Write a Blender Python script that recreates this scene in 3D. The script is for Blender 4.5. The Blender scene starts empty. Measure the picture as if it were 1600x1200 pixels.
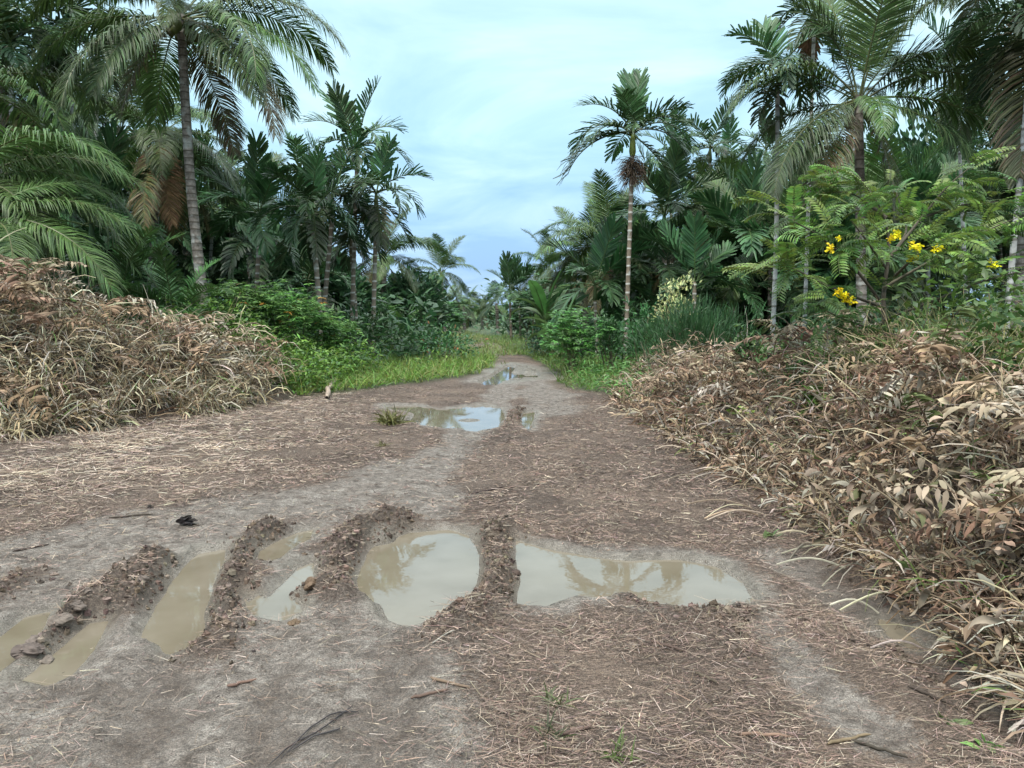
import bpy, math, random
import numpy as np
from mathutils import Vector, Matrix, Euler

random.seed(7)
R = np.random.default_rng(7)
SC = bpy.context.scene
COL = SC.collection
rad = math.radians

# ------------------------------------------------------------------ camera, sky, sun, exposure
CAM_H, PITCH, FPX = 1.5, rad(5.2), 1208.0
cam = bpy.data.cameras.new("Camera")
cam.sensor_width = 36.0
cam.lens = 36.0 * FPX / 1600.0
cam.clip_start, cam.clip_end = 0.05, 3000
camo = bpy.data.objects.new("Camera", cam)
COL.objects.link(camo)
camo.location = (0, 0, CAM_H)
camo.rotation_euler = (rad(90) - PITCH, 0, 0)
SC.camera = camo

SUN_EL, SUN_AZ = rad(58), rad(200)       # compass-like: measured from +Y towards +X
w = bpy.data.worlds.new("World")
SC.world = w
w.use_nodes = True
nt = w.node_tree
nt.nodes.clear()
def N(tree, typ, **kw):
    n = tree.nodes.new(typ)
    for k, v in kw.items():
        if k == 'inp':
            for kk, vv in v.items():
                n.inputs[kk].default_value = vv
        else:
            setattr(n, k, v)
    return n
def ramp(tree, stops, interp='LINEAR'):
    n = tree.nodes.new('ShaderNodeValToRGB')
    e = n.color_ramp
    e.interpolation = interp
    while len(e.elements) < len(stops):
        e.elements.new(0.5)
    for el, (p, c) in zip(e.elements, stops):
        el.position = p
        el.color = (c[0], c[1], c[2], 1)
    return n
out = N(nt, 'ShaderNodeOutputWorld')
bg = N(nt, 'ShaderNodeBackground', inp={'Strength': 0.1})
sky = N(nt, 'ShaderNodeTexSky', sky_type='NISHITA')
sky.sun_disc = False
sky.sun_elevation, sky.sun_rotation = SUN_EL, SUN_AZ
sky.air_density, sky.dust_density, sky.ozone_density = 1.0, 2.0, 1.0
tc = N(nt, 'ShaderNodeTexCoord')
sep = N(nt, 'ShaderNodeSeparateXYZ')
nt.links.new(tc.outputs['Generated'], sep.inputs[0])
# overcast layer: brightness rises from the horizon to the zenith like a standard overcast sky
el = ramp(nt, [(0.0, (1.85, 2.9, 4.45)), (0.10, (2.1, 3.4, 4.85)), (0.22, (2.65, 4.2, 5.05)), (0.36, (3.35, 4.8, 5.4)), (0.62, (9.8, 11.2, 11.8)), (1.0, (13.0, 13.8, 14.2))])
zc = N(nt, 'ShaderNodeClamp')
nt.links.new(sep.outputs['Z'], zc.inputs[0])
nt.links.new(zc.outputs[0], el.inputs[0])
# cloud texture, projected on a flat cloud deck
den = N(nt, 'ShaderNodeMath', operation='ADD', inp={1: 0.16})
nt.links.new(zc.outputs[0], den.inputs[0])
dvx = N(nt, 'ShaderNodeMath', operation='DIVIDE')
dvy = N(nt, 'ShaderNodeMath', operation='DIVIDE')
nt.links.new(sep.outputs['X'], dvx.inputs[0]); nt.links.new(den.outputs[0], dvx.inputs[1])
nt.links.new(sep.outputs['Y'], dvy.inputs[0]); nt.links.new(den.outputs[0], dvy.inputs[1])
cmb = N(nt, 'ShaderNodeCombineXYZ')
nt.links.new(dvx.outputs[0], cmb.inputs[0]); nt.links.new(dvy.outputs[0], cmb.inputs[1])
cl = N(nt, 'ShaderNodeTexNoise', inp={'Scale': 1.3, 'Detail': 7.0, 'Roughness': 0.55, 'Distortion': 0.6})
nt.links.new(cmb.outputs[0], cl.inputs['Vector'])
clr = ramp(nt, [(0.38, (0.80, 0.86, 0.92)), (0.5, (1.0, 1.0, 1.0)), (0.62, (1.25, 1.15, 1.05))])
nt.links.new(cl.outputs[0], clr.inputs[0])
mul = N(nt, 'ShaderNodeMix', data_type='RGBA', blend_type='MULTIPLY', inp={0: 1.0})
nt.links.new(el.outputs[0], mul.inputs[6]); nt.links.new(clr.outputs[0], mul.inputs[7])
mx = N(nt, 'ShaderNodeMix', data_type='RGBA', inp={0: 0.90})
nt.links.new(sky.outputs[0], mx.inputs[6]); nt.links.new(mul.outputs[2], mx.inputs[7])
nt.links.new(mx.outputs[2], bg.inputs[0])
nt.links.new(bg.outputs[0], out.inputs[0])

sl = bpy.data.lights.new("Sun", 'SUN')
sl.energy, sl.angle, sl.color = 1.5, rad(12), (1.0, 0.96, 0.9)
so = bpy.data.objects.new("Sun", sl)
COL.objects.link(so)
sdir = Vector((math.sin(SUN_AZ) * math.cos(SUN_EL), math.cos(SUN_AZ) * math.cos(SUN_EL), math.sin(SUN_EL)))
so.rotation_euler = sdir.to_track_quat('Z', 'Y').to_euler()
so.location = sdir * 60
vs = SC.view_settings
vs.view_transform, vs.look, vs.gamma, vs.exposure = 'Standard', 'None', 1.0, 1.22
vs.use_curve_mapping = False
SC.cycles.max_bounces = 5
SC.cycles.diffuse_bounces = 3
SC.cycles.transmission_bounces = 3
SC.cycles.use_denoising = True

# ------------------------------------------------------------------ helpers
def ray(px, py):
    u, v = (px - 800) / FPX, (600 - py) / FPX
    return u, math.cos(PITCH) + v * math.sin(PITCH), -math.sin(PITCH) + v * math.cos(PITCH)
def gp(px, py, z=0.0):                    # survey point of the photograph on level ground
    x, y, dz = ray(px, py)
    t = (z - CAM_H) / dz
    return x * t, y * t
def at(px, py, Y):
    x, y, z = ray(px, py)
    t = Y / y
    return x * t, Y, CAM_H + z * t
_T = [np.random.default_rng(s).random((256, 256)) for s in range(4)]
def vn(x, y, s=0):
    x, y = np.asarray(x, float), np.asarray(y, float)
    xi, yi = np.floor(x).astype(int), np.floor(y).astype(int)
    fx, fy = x - xi, y - yi
    fx, fy = fx * fx * (3 - 2 * fx), fy * fy * (3 - 2 * fy)
    T = _T[s % 4]
    a, b = T[xi & 255, yi & 255], T[(xi + 1) & 255, yi & 255]
    c, d = T[xi & 255, (yi + 1) & 255], T[(xi + 1) & 255, (yi + 1) & 255]
    return (a * (1 - fx) + b * fx) * (1 - fy) + (c * (1 - fx) + d * fx) * fy
def fbm(x, y, o=4, s=0):
    t, a, n = 0, 0.5, 0
    for i in range(o):
        t = t + a * (vn(x * 2 ** i + 17.3 * i, y * 2 ** i + 9.1 * i, s + i) - 0.5)
        n += a
        a *= 0.5
    return t / n * 2          # about -1..1
def ss(t):
    t = np.clip(t, 0, 1)
    return t * t * (3 - 2 * t)
def seg_dist(x, y, pts):
    d = np.full(x.shape, 1e9)
    for (ax, ay), (bx, by) in zip(pts[:-1], pts[1:]):
        vx, vy = bx - ax, by - ay
        t = np.clip(((x - ax) * vx + (y - ay) * vy) / (vx * vx + vy * vy + 1e-12), 0, 1)
        d = np.minimum(d, np.hypot(x - ax - t * vx, y - ay - t * vy))
    return d
def poly_sd(x, y, pts):                  # negative inside
    d = seg_dist(x, y, pts + [pts[0]])
    ins = np.zeros(x.shape, bool)
    n = len(pts)
    for i in range(n):
        (ax, ay), (bx, by) = pts[i], pts[(i + 1) % n]
        c = ((ay > y) != (by > y)) & (x < (bx - ax) * (y - ay) / (by - ay + 1e-12) + ax)
        ins ^= c
    return np.where(ins, -d, d)

def nrm(a):
    return a / np.maximum(np.linalg.norm(a, axis=-1, keepdims=True), 1e-9)
class Geo:
    def __init__(s):
        s.v, s.f, s.c, s.n = [], [], [], 0
    def add(s, v, f, c):
        s.v.append(v.reshape(-1, 3)); s.f.append(f.reshape(-1, 4) + s.n)
        s.c.append(c.reshape(-1, 3)); s.n += len(s.v[-1])
    # N ribbons: centre lines C (N,S,3), side vectors (N,S,3), half widths W (N,S); fold makes a V section
    def ribbon(s, C, side, W, col, fold=0.0):
        Nn, S, _ = C.shape
        if side.ndim == 2:
            side = np.repeat(side[:, None], S, 1)
        col = np.broadcast_to(np.asarray(col, float).reshape((-1, 1, 1, 3)) if np.asarray(col).ndim == 2 else col, (Nn, S, 1, 3)) if np.asarray(col).ndim < 4 else col
        tang = np.gradient(C, axis=1)
        up = nrm(np.cross(tang, side))
        if fold:
            V = np.stack([C - side * W[..., None] + up * (fold * W)[..., None], C, C + side * W[..., None] + up * (fold * W)[..., None]], 2)
            k = 3
        else:
            V = np.stack([C - side * W[..., None], C + side * W[..., None]], 2)
            k = 2
        base = (np.arange(Nn) * S * k)[:, None, None]
        i = np.arange(S - 1)[None, :, None] * k
        j = np.arange(k - 1)[None, None, :]
        a = base + i + j
        F = np.stack([a, a + 1, a + k + 1, a + k], -1)
        s.add(V, F, np.broadcast_to(col, (Nn, S, k, 3)).copy())
    def tube(s, P, r, sides, col):
        P = np.asarray(P, float); r = np.asarray(r, float)
        S = len(P)
        t = nrm(np.gradient(P, axis=0))
        ref = np.where(np.abs(t[:, 2:3]) > 0.9, np.array([[1.0, 0, 0]]), np.array([[0, 0, 1.0]]))
        ref = np.repeat(ref[:1], S, 0)
        a = nrm(np.cross(t, ref)); b = np.cross(t, a)
        th = np.linspace(0, 2 * math.pi, sides, endpoint=False)
        V = P[:, None] + r[:, None, None] * (a[:, None] * np.cos(th)[None, :, None] + b[:, None] * np.sin(th)[None, :, None])
        i = np.arange(S - 1)[:, None] * sides
        j = np.arange(sides)[None]
        F = np.stack([i + j, i + (j + 1) % sides, i + sides + (j + 1) % sides, i + sides + j], -1)
        s.add(V, F, np.broadcast_to(np.asarray(col, float), (S, sides, 3)).copy() if np.asarray(col).ndim == 1 else np.repeat(np.asarray(col)[:, None], sides, 1))
    def mesh(s, name, mat, smooth=False):
        v, f, c = np.concatenate(s.v), np.concatenate(s.f), np.concatenate(s.c)
        m = bpy.data.meshes.new(name)
        m.vertices.add(len(v)); m.vertices.foreach_set('co', v.astype(np.float32).ravel())
        m.loops.add(f.size); m.loops.foreach_set('vertex_index', f.astype(np.int32).ravel())
        m.polygons.add(len(f)); m.polygons.foreach_set('loop_start', np.arange(0, f.size, 4, dtype=np.int32))
        m.polygons.foreach_set('use_smooth', np.full(len(f), smooth))
        at_ = m.attributes.new('tint', 'FLOAT_COLOR', 'POINT')
        at_.data.foreach_set('color', np.concatenate([c, np.ones((len(c), 1))], 1).astype(np.float32).ravel())
        m.update(calc_edges=True)
        m.materials.append(mat)
        return m
def grow(P, D, L, S, droop, wob=0.0, power=1.0):
    Nn = len(P)
    C = np.zeros((Nn, S, 3)); C[:, 0] = P
    D = nrm(np.array(D, float))
    st = (np.asarray(L) / (S - 1))[:, None] * np.ones((Nn, 1))
    for k in range(S - 1):
        C[:, k + 1] = C[:, k] + D * st
        g = np.asarray(droop) * ((k + 1) / (S - 1)) ** power / (S - 1) * 2
        D = D + np.stack([np.zeros(Nn), np.zeros(Nn), -g * np.ones(Nn)], -1)
        if wob:
            D = D + R.normal(0, wob, (Nn, 3))
        D = nrm(D)
    return C
def sides_of(C, roll=None):
    t = nrm(np.gradient(C, axis=1))
    s_ = np.cross(t, np.array([0, 0, 1.0])); bad = np.linalg.norm(s_, axis=-1) < 0.05
    s_[bad] = (1, 0, 0)
    s_ = nrm(s_)
    if roll is not None:
        u = np.cross(s_, t)
        roll = np.asarray(roll)
        if roll.ndim == 1:
            roll = roll[:, None]
        s_ = s_ * np.cos(roll)[..., None] + u * np.sin(roll)[..., None]
    return s_
PROF = {
    'leaf': lambda t: np.sin(np.pi * np.clip(t, 0, 1) ** 0.8) * 0.95 + 0.05,
    'blade': lambda t: (1 - t) ** 0.6 * 0.95 + 0.05,
    'strap': lambda t: np.interp(t, [0, .15, .8, 1], [.45, .9, 1, .55]),
    'straw': lambda t: np.interp(t, [0, .5, 1], [.8, 1, .4]),
}
def jitter(base, n, amt=0.18, hue=0.06):
    b = np.asarray(base, float)
    c = b[None] * (1 + R.normal(0, amt, (n, 1))) * (1 + R.normal(0, hue, (n, 3)))
    return np.clip(c, 0.004, 0.9)
def pick(palette, n, amt=0.18, weights=None):
    p = np.asarray(palette, float)
    wts = None if weights is None else np.asarray(weights, float) / np.sum(weights)
    c = p[R.choice(len(p), n, p=wts)]
    return np.clip(c * (1 + R.normal(0, amt, (n, 1))) * (1 + R.normal(0, 0.05, (n, 3))), 0.004, 0.9)
def leaves(g, P, D, L, W, droop, col, S=4, prof='leaf', roll=0.5, fold=0.0, wob=0.0, twist=0.0):
    n = len(P)
    L = np.broadcast_to(np.asarray(L, float), (n,)); W = np.broadcast_to(np.asarray(W, float), (n,))
    C = grow(P, D, L, S, droop, wob)
    t = np.linspace(0, 1, S)
    r = R.normal(0, roll, n)[:, None] + (R.normal(0, twist, n)[:, None] * t[None] if twist else 0)
    g.ribbon(C, sides_of(C, r * np.ones((n, S))), W[:, None] * PROF[prof](t)[None] * 0.5, col, fold)
def rand_dir(n, zmin=-0.4, zmax=1.0):
    a = R.uniform(0, 2 * math.pi, n); z = R.uniform(zmin, zmax, n)
    h = np.sqrt(np.maximum(0, 1 - z * z))
    return np.stack([h * np.cos(a), h * np.sin(a), z], -1)

def thing(name, label, cat, loc, group=None, rz=0.0):
    o = bpy.data.objects.new(name, None)
    o.empty_display_size = 0.2
    COL.objects.link(o)
    o.location = loc; o.rotation_euler = (0, 0, rz)
    o['label'], o['category'] = label, cat
    if group: o['group'] = group
    return o
def part(name, mesh, parent=None, loc=(0, 0, 0), rot=(0, 0, 0), sc=1.0):
    o = bpy.data.objects.new(name, mesh)
    COL.objects.link(o)
    o.parent = parent
    o.location, o.rotation_euler = loc, rot
    o.scale = (sc, sc, sc) if not hasattr(sc, '__len__') else sc
    return o
def solo(name, mesh, label, cat, loc=(0, 0, 0), group=None, kind=None, rot=(0, 0, 0), sc=1.0):
    o = part(name, mesh, None, loc, rot, sc)
    o['label'], o['category'] = label, cat
    if group: o['group'] = group
    if kind: o['kind'] = kind
    return o

# ------------------------------------------------------------------ materials
def leaf_mat(name, rough=0.45, spec=0.5, transl=0.22, var=0.35, nscale=3.0):
    m = bpy.data.materials.new(name); m.use_nodes = True
    t = m.node_tree; t.nodes.clear()
    o = N(t, 'ShaderNodeOutputMaterial')
    p = N(t, 'ShaderNodeBsdfPrincipled', inp={'Roughness': rough, 'Specular IOR Level': spec})
    a = N(t, 'ShaderNodeAttribute', attribute_name='tint')
    oi = N(t, 'ShaderNodeObjectInfo')
    mr = N(t, 'ShaderNodeMapRange', inp={3: 1 - var, 4: 1 + var})
    t.links.new(oi.outputs['Random'], mr.inputs[0])
    tcn = N(t, 'ShaderNodeTexCoord')
    no = N(t, 'ShaderNodeTexNoise', inp={'Scale': nscale, 'Detail': 3.0})
    t.links.new(tcn.outputs['Object'], no.inputs['Vector'])
    mr2 = N(t, 'ShaderNodeMapRange', inp={1: 0.3, 2: 0.7, 3: 0.72, 4: 1.28})
    t.links.new(no.outputs[0], mr2.inputs[0])
    mu = N(t, 'ShaderNodeMath', operation='MULTIPLY')
    t.links.new(mr.outputs[0], mu.inputs[0]); t.links.new(mr2.outputs[0], mu.inputs[1])
    hs = N(t, 'ShaderNodeHueSaturation')
    mr3 = N(t, 'ShaderNodeMapRange', inp={3: 0.485, 4: 0.515})
    t.links.new(oi.outputs['Random'], mr3.inputs[0])
    t.links.new(a.outputs['Color'], hs.inputs['Color'])
    t.links.new(mu.outputs[0], hs.inputs['Value']); t.links.new(mr3.outputs[0], hs.inputs['Hue'])
    t.links.new(hs.outputs[0], p.inputs['Base Color'])
    if transl:
        tr = N(t, 'ShaderNodeBsdfTranslucent')
        ms = N(t, 'ShaderNodeMixShader', inp={0: transl})
        t.links.new(hs.outputs[0], tr.inputs[0])
        t.links.new(p.outputs[0], ms.inputs[1]); t.links.new(tr.outputs[0], ms.inputs[2])
        t.links.new(ms.outputs[0], o.inputs[0])
    else:
        t.links.new(p.outputs[0], o.inputs[0])
    return m
M_LEAF = leaf_mat('leaf_green', 0.45, 0.4, 0.3)
M_PALM = leaf_mat('palm_leaf', 0.42, 0.38, 0.2, 0.32)
M_DRY = leaf_mat('dry_leaf', 0.75, 0.2, 0.10, 0.15, 5.0)
M_STRAW = leaf_mat('straw', 0.75, 0.2, 0.0, 0.1, 2.0)
M_FLOWER = leaf_mat('petal', 0.5, 0.3, 0.3, 0.1)
M_TWIG = leaf_mat('twig_bark', 0.8, 0.2, 0.0, 0.25, 12.0)

def bark_mat(name, c1, c2, ring, ringscale, bump=0.5, lichen=(0.42, 0.44, 0.41)):
    m = bpy.data.materials.new(name); m.use_nodes = True
    t = m.node_tree; p = t.nodes['Principled BSDF']
    p.inputs['Roughness'].default_value = 0.85
    p.inputs['Specular IOR Level'].default_value = 0.2
    tcn = N(t, 'ShaderNodeTexCoord')
    wv = N(t, 'ShaderNodeTexWave', wave_type='BANDS', bands_direction='Z', inp={'Scale': ringscale, 'Distortion': 0.8, 'Detail': 2.0, 'Detail Scale': 2.0})
    t.links.new(tcn.outputs['Object'], wv.inputs['Vector'])
    no = N(t, 'ShaderNodeTexNoise', inp={'Scale': 9.0, 'Detail': 6.0, 'Roughness': 0.65})
    t.links.new(tcn.outputs['Object'], no.inputs['Vector'])
    r1 = ramp(t, [(0.35, c1), (0.65, c2)]); t.links.new(no.outputs[0], r1.inputs[0])
    rr = ramp(t, [(0.86, (0, 0, 0)), (0.97, (1, 1, 1))]); t.links.new(wv.outputs[0], rr.inputs[0])
    mxx = N(t, 'ShaderNodeMix', data_type='RGBA')
    t.links.new(rr.outputs[0], mxx.inputs[0]); t.links.new(r1.outputs[0], mxx.inputs[6]); mxx.inputs[7].default_value = (*ring, 1)
    n2 = N(t, 'ShaderNodeTexNoise', inp={'Scale': 3.2, 'Detail': 5.0})
    t.links.new(tcn.outputs['Object'], n2.inputs['Vector'])
    r2 = ramp(t, [(0.56, (0, 0, 0)), (0.64, (1, 1, 1))]); t.links.new(n2.outputs[0], r2.inputs[0])
    m2 = N(t, 'ShaderNodeMix', data_type='RGBA')
    sc_ = N(t, 'ShaderNodeMath', operation='MULTIPLY', inp={1: 0.6}); t.links.new(r2.outputs[0], sc_.inputs[0])
    t.links.new(sc_.outputs[0], m2.inputs[0]); t.links.new(mxx.outputs[2], m2.inputs[6]); m2.inputs[7].default_value = (*lichen, 1)
    t.links.new(m2.outputs[2], p.inputs['Base Color'])
    bp = N(t, 'ShaderNodeBump', inp={'Strength': bump, 'Distance': 0.02})
    ad = N(t, 'ShaderNodeMath', operation='ADD'); t.links.new(no.outputs[0], ad.inputs[0]); t.links.new(wv.outputs[0], ad.inputs[1])
    t.links.new(ad.outputs[0], bp.inputs['Height']); t.links.new(bp.outputs[0], p.inputs['Normal'])
    return m
M_COCO = bark_mat('coconut_bark', (0.10, 0.085, 0.07), (0.27, 0.24, 0.21), (0.09, 0.075, 0.06), 1.9)
M_ARECA = bark_mat('areca_bark', (0.15, 0.12, 0.09), (0.25, 0.20, 0.15), (0.52, 0.50, 0.46), 1.25)
M_ARECAW = bark_mat('pale_areca_bark', (0.24, 0.24, 0.22), (0.42, 0.42, 0.40), (0.14, 0.13, 0.11), 1.25, lichen=(0.52, 0.54, 0.53))
M_BARK = bark_mat('tree_bark', (0.07, 0.055, 0.04), (0.17, 0.14, 0.11), (0.08, 0.06, 0.05), 0.6)

# ------------------------------------------------------------------ the ground
def W_(pts): return [gp(*p) for p in pts]
PUD = [
  ('main', W_([(585,845),(640,825),(700,821),(735,829),(749,860),(744,900),(727,935),(690,957),(640,970),(607,962),(594,935),(565,925),(559,895),(572,860)])),
  ('wide', W_([(806,836),(850,848),(920,861),(985,869),(1060,867),(1120,877),(1160,900),(1179,925),(1165,938),(1137,934),(1128,951),(1085,946),(1030,941),(985,921),(930,927),(890,926),(850,942),(808,940),(815,900),(804,865)])),
  ('curve', W_([(352,850),(310,857),(285,880),(258,920),(235,960),(223,985),(250,996),(264,1012),(290,1007),(314,975),(324,930),(336,890),(348,870)])),
  ('corner', W_([(78,946),(40,953),(0,984),(-60,1010),(-90,1050),(-20,1050),(27,1015),(62,980)])),
  ('narrow', W_([(168,960),(140,964),(110,989),(75,1019),(36,1050),(75,1060),(112,1042),(144,1005)])),
  ('thin', W_([(492,819),(465,824),(430,839),(405,854),(401,877),(427,872),(452,851),(482,839)])),
  ('split', W_([(490,870),(465,879),(440,904),(415,924),(395,914),(378,914),(382,940),(400,957),(440,960),(472,946),(464,925),(487,905)])),
  ('middle', W_([(600,631),(650,632),(690,637),(752,630),(784,636),(791,652),(777,665),(740,672),(700,669),(665,664),(640,655),(648,643),(610,637)])),
  ('slot', W_([(817,641),(837,639),(832,655),(825,669),(815,661)])),
  ('distant', W_([(750,596),(768,587),(782,578),(796,570),(806,573),(798,581),(838,583),(842,588),(800,591),(784,596),(770,602),(757,601)])),
  ('rut', W_([(1372,957),(1404,964),(1446,1002),(1424,1003),(1392,987)])),
]
WL = -0.035
# mud ridges squeezed up by wheels: (points, width, height)
RID = [
  (W_([(612,812),(565,830),(535,860),(525,900),(540,935)]), 0.13, 0.088),
  (W_([(640,808),(622,835),(600,850)]), 0.08, 0.041),
  (W_([(780,822),(773,850),(775,890),(770,930),(740,965),(700,1000)]), 0.13, 0.075),
  (W_([(812,870),(805,905),(800,935)]), 0.06, 0.041),
  (W_([(420,828),(392,855),(370,890),(350,930),(335,985),(330,1020)]), 0.12, 0.068),
  (W_([(255,878),(205,905),(150,935),(100,975),(50,1015)]), 0.11, 0.102),
  (W_([(250,905),(215,935),(185,955)]), 0.10, 0.061),
  (W_([(45,895),(0,925),(-60,950)]), 0.12, 0.048),
  (W_([(490,925),(475,915)]), 0.07, 0.048),
  (W_([(985,930),(1060,952),(1110,955),(1160,955)]), 0.09, 0.024),
  (W_([(1125,955),(1150,1000),(1170,1030)]), 0.07, 0.034),
  (W_([(1390,1010),(1460,1060),(1540,1120)]), 0.08, 0.031),
  (W_([(815,640),(805,665)]), 0.14, 0.034),
]
# grooves pressed by wheels: (points, width, depth)
GRV = [
  (W_([(1215,868),(1330,930),(1430,1010),(1530,1090),(1600,1150)]), 0.13, 0.045),
  (W_([(1190,970),(1260,1040),(1400,1160)]), 0.12, 0.02),
  (W_([(620,970),(590,1060),(560,1190)]), 0.16, 0.018),
  (W_([(280,1015),(235,1110),(190,1200)]), 0.14, 0.018),
  (W_([(600,780),(500,850),(440,990),(390,1190)]), 0.12, 0.012),
  (W_([(0,905),(180,850),(400,800),(560,765)]), 0.18, 0.02),
  (W_([(0,860),(200,825),(420,770)]), 0.14, 0.015),
  (W_([(800,600),(780,640),(740,700),(690,800)]), 0.22, 0.02),
  (W_([(850,600),(850,680),(900,800)]), 0.2, 0.02),
]
def edge_right(y): return np.interp(y, [2, 3, 4, 6, 9, 12, 15, 18, 25], [2.0, 2.05, 2.1, 2.15, 1.95, 1.75, 2.0, 2.6, 3.4])
def edge_left(x): return np.interp(x, [-14, -9, -6, -4.6, -3.7, -3.0], [7.2, 8.0, 9.2, 11.6, 14.0, 19])
def bank_right(x, y):
    return ss((x - edge_right(y) + 0.15) / 1.7) * np.interp(y, [1, 4, 8, 12, 16, 22, 40], [.7, .72, .60, .42, .3, .22, .2])
def bank_left(x, y):
    h = np.interp(x, [-16, -8, -6.6, -5.6, -5.0, -4.5, -3.9, -3.2], [1.6, 1.45, 1.2, .98, .75, .43, .15, .05])
    return ss((y - edge_left(x)) / 2.6) * h * np.interp(y, [9, 14, 20, 30], [1, 1, .5, .35])
def H(x, y, fine=True):
    x, y = np.asarray(x, float), np.asarray(y, float)
    shp = x.shape
    x, y = x.ravel(), y.ravel()
    h = 0.022 * fbm(x * 0.8, y * 0.8, 3, 1) + 0.05 * fbm(x * 0.11, y * 0.11, 2, 2) * ss((np.hypot(x, y) - 9) / 10)
    h = h + bank_right(x, y) + bank_left(x, y)
    if fine:
        near = (np.abs(x) < 5.5) & (y > 1.2) & (y < 27)
        xn, yn = x[near], y[near]
        hn = h[near]
        rough = fbm(xn * 7, yn * 7, 3, 0)
        chunk = fbm(xn * 13, yn * 13, 3, 2)
        hn = hn + 0.010 * fbm(xn * 3.1, yn * 3.1, 3, 3) + 0.011 * rough + .012 * chunk * np.clip(.4 + 1.4 * fbm(xn * .9 + 4, yn * .9, 2, 2), .1, 1)
        for pts, wd, dp in GRV:
            d = seg_dist(xn, yn, pts) + 0.03 * rough
            hn = hn - dp * np.exp(-(d / wd) ** 2) + dp * 0.55 * np.exp(-((d - wd * 1.9) / (wd * 0.7)) ** 2)
        for pts, wd, ht in RID:
            d = np.abs(seg_dist(xn, yn, pts) + 0.035 * rough)
            prof = np.exp(-(d / wd) ** 3.6)
            hn = hn + ht * prof * (0.8 + 0.5 * chunk + 0.55 * rough)
        wob = 0.018 * rough + 0.03 * fbm(xn * 2.2, yn * 2.2, 2, 1)
        SD = np.full(xn.shape, 9.0)
        for nm, pts in PUD:
            c = np.mean(pts, 0); rr = max(math.hypot(px - c[0], py - c[1]) for px, py in pts) + 0.8
            k = np.hypot(xn - c[0], yn - c[1]) < rr
            SD[k] = np.minimum(SD[k], poly_sd(xn[k], yn[k], pts) + wob[k] * 0.7 * min(1, rr - .6))
        lim = np.where(SD < 0, WL + np.maximum(0.4 * SD, -0.07), WL + 0.2 * SD + 9 * SD * SD)
        hn = np.minimum(hn, lim)
        hn = np.where((SD > 0) & (SD < 0.5), np.maximum(hn, WL + np.minimum(0.007, SD * 0.2)), hn)
        if True:
            isl = gp(733, 653)
            hn = hn + 0.09 * np.exp(-(((xn - isl[0]) / 0.32) ** 2 + ((yn - isl[1]) / 0.35) ** 2))
            for q in ((600, 838), (470, 918)):
                c = gp(*q)
                hn = hn + 0.05 * np.exp(-((np.hypot(xn - c[0], yn - c[1])) / 0.07) ** 2)
        h[near] = hn
    return h.reshape(shp)
def h1(x, y): return float(H(np.array([x]), np.array([y]))[0])

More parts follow.
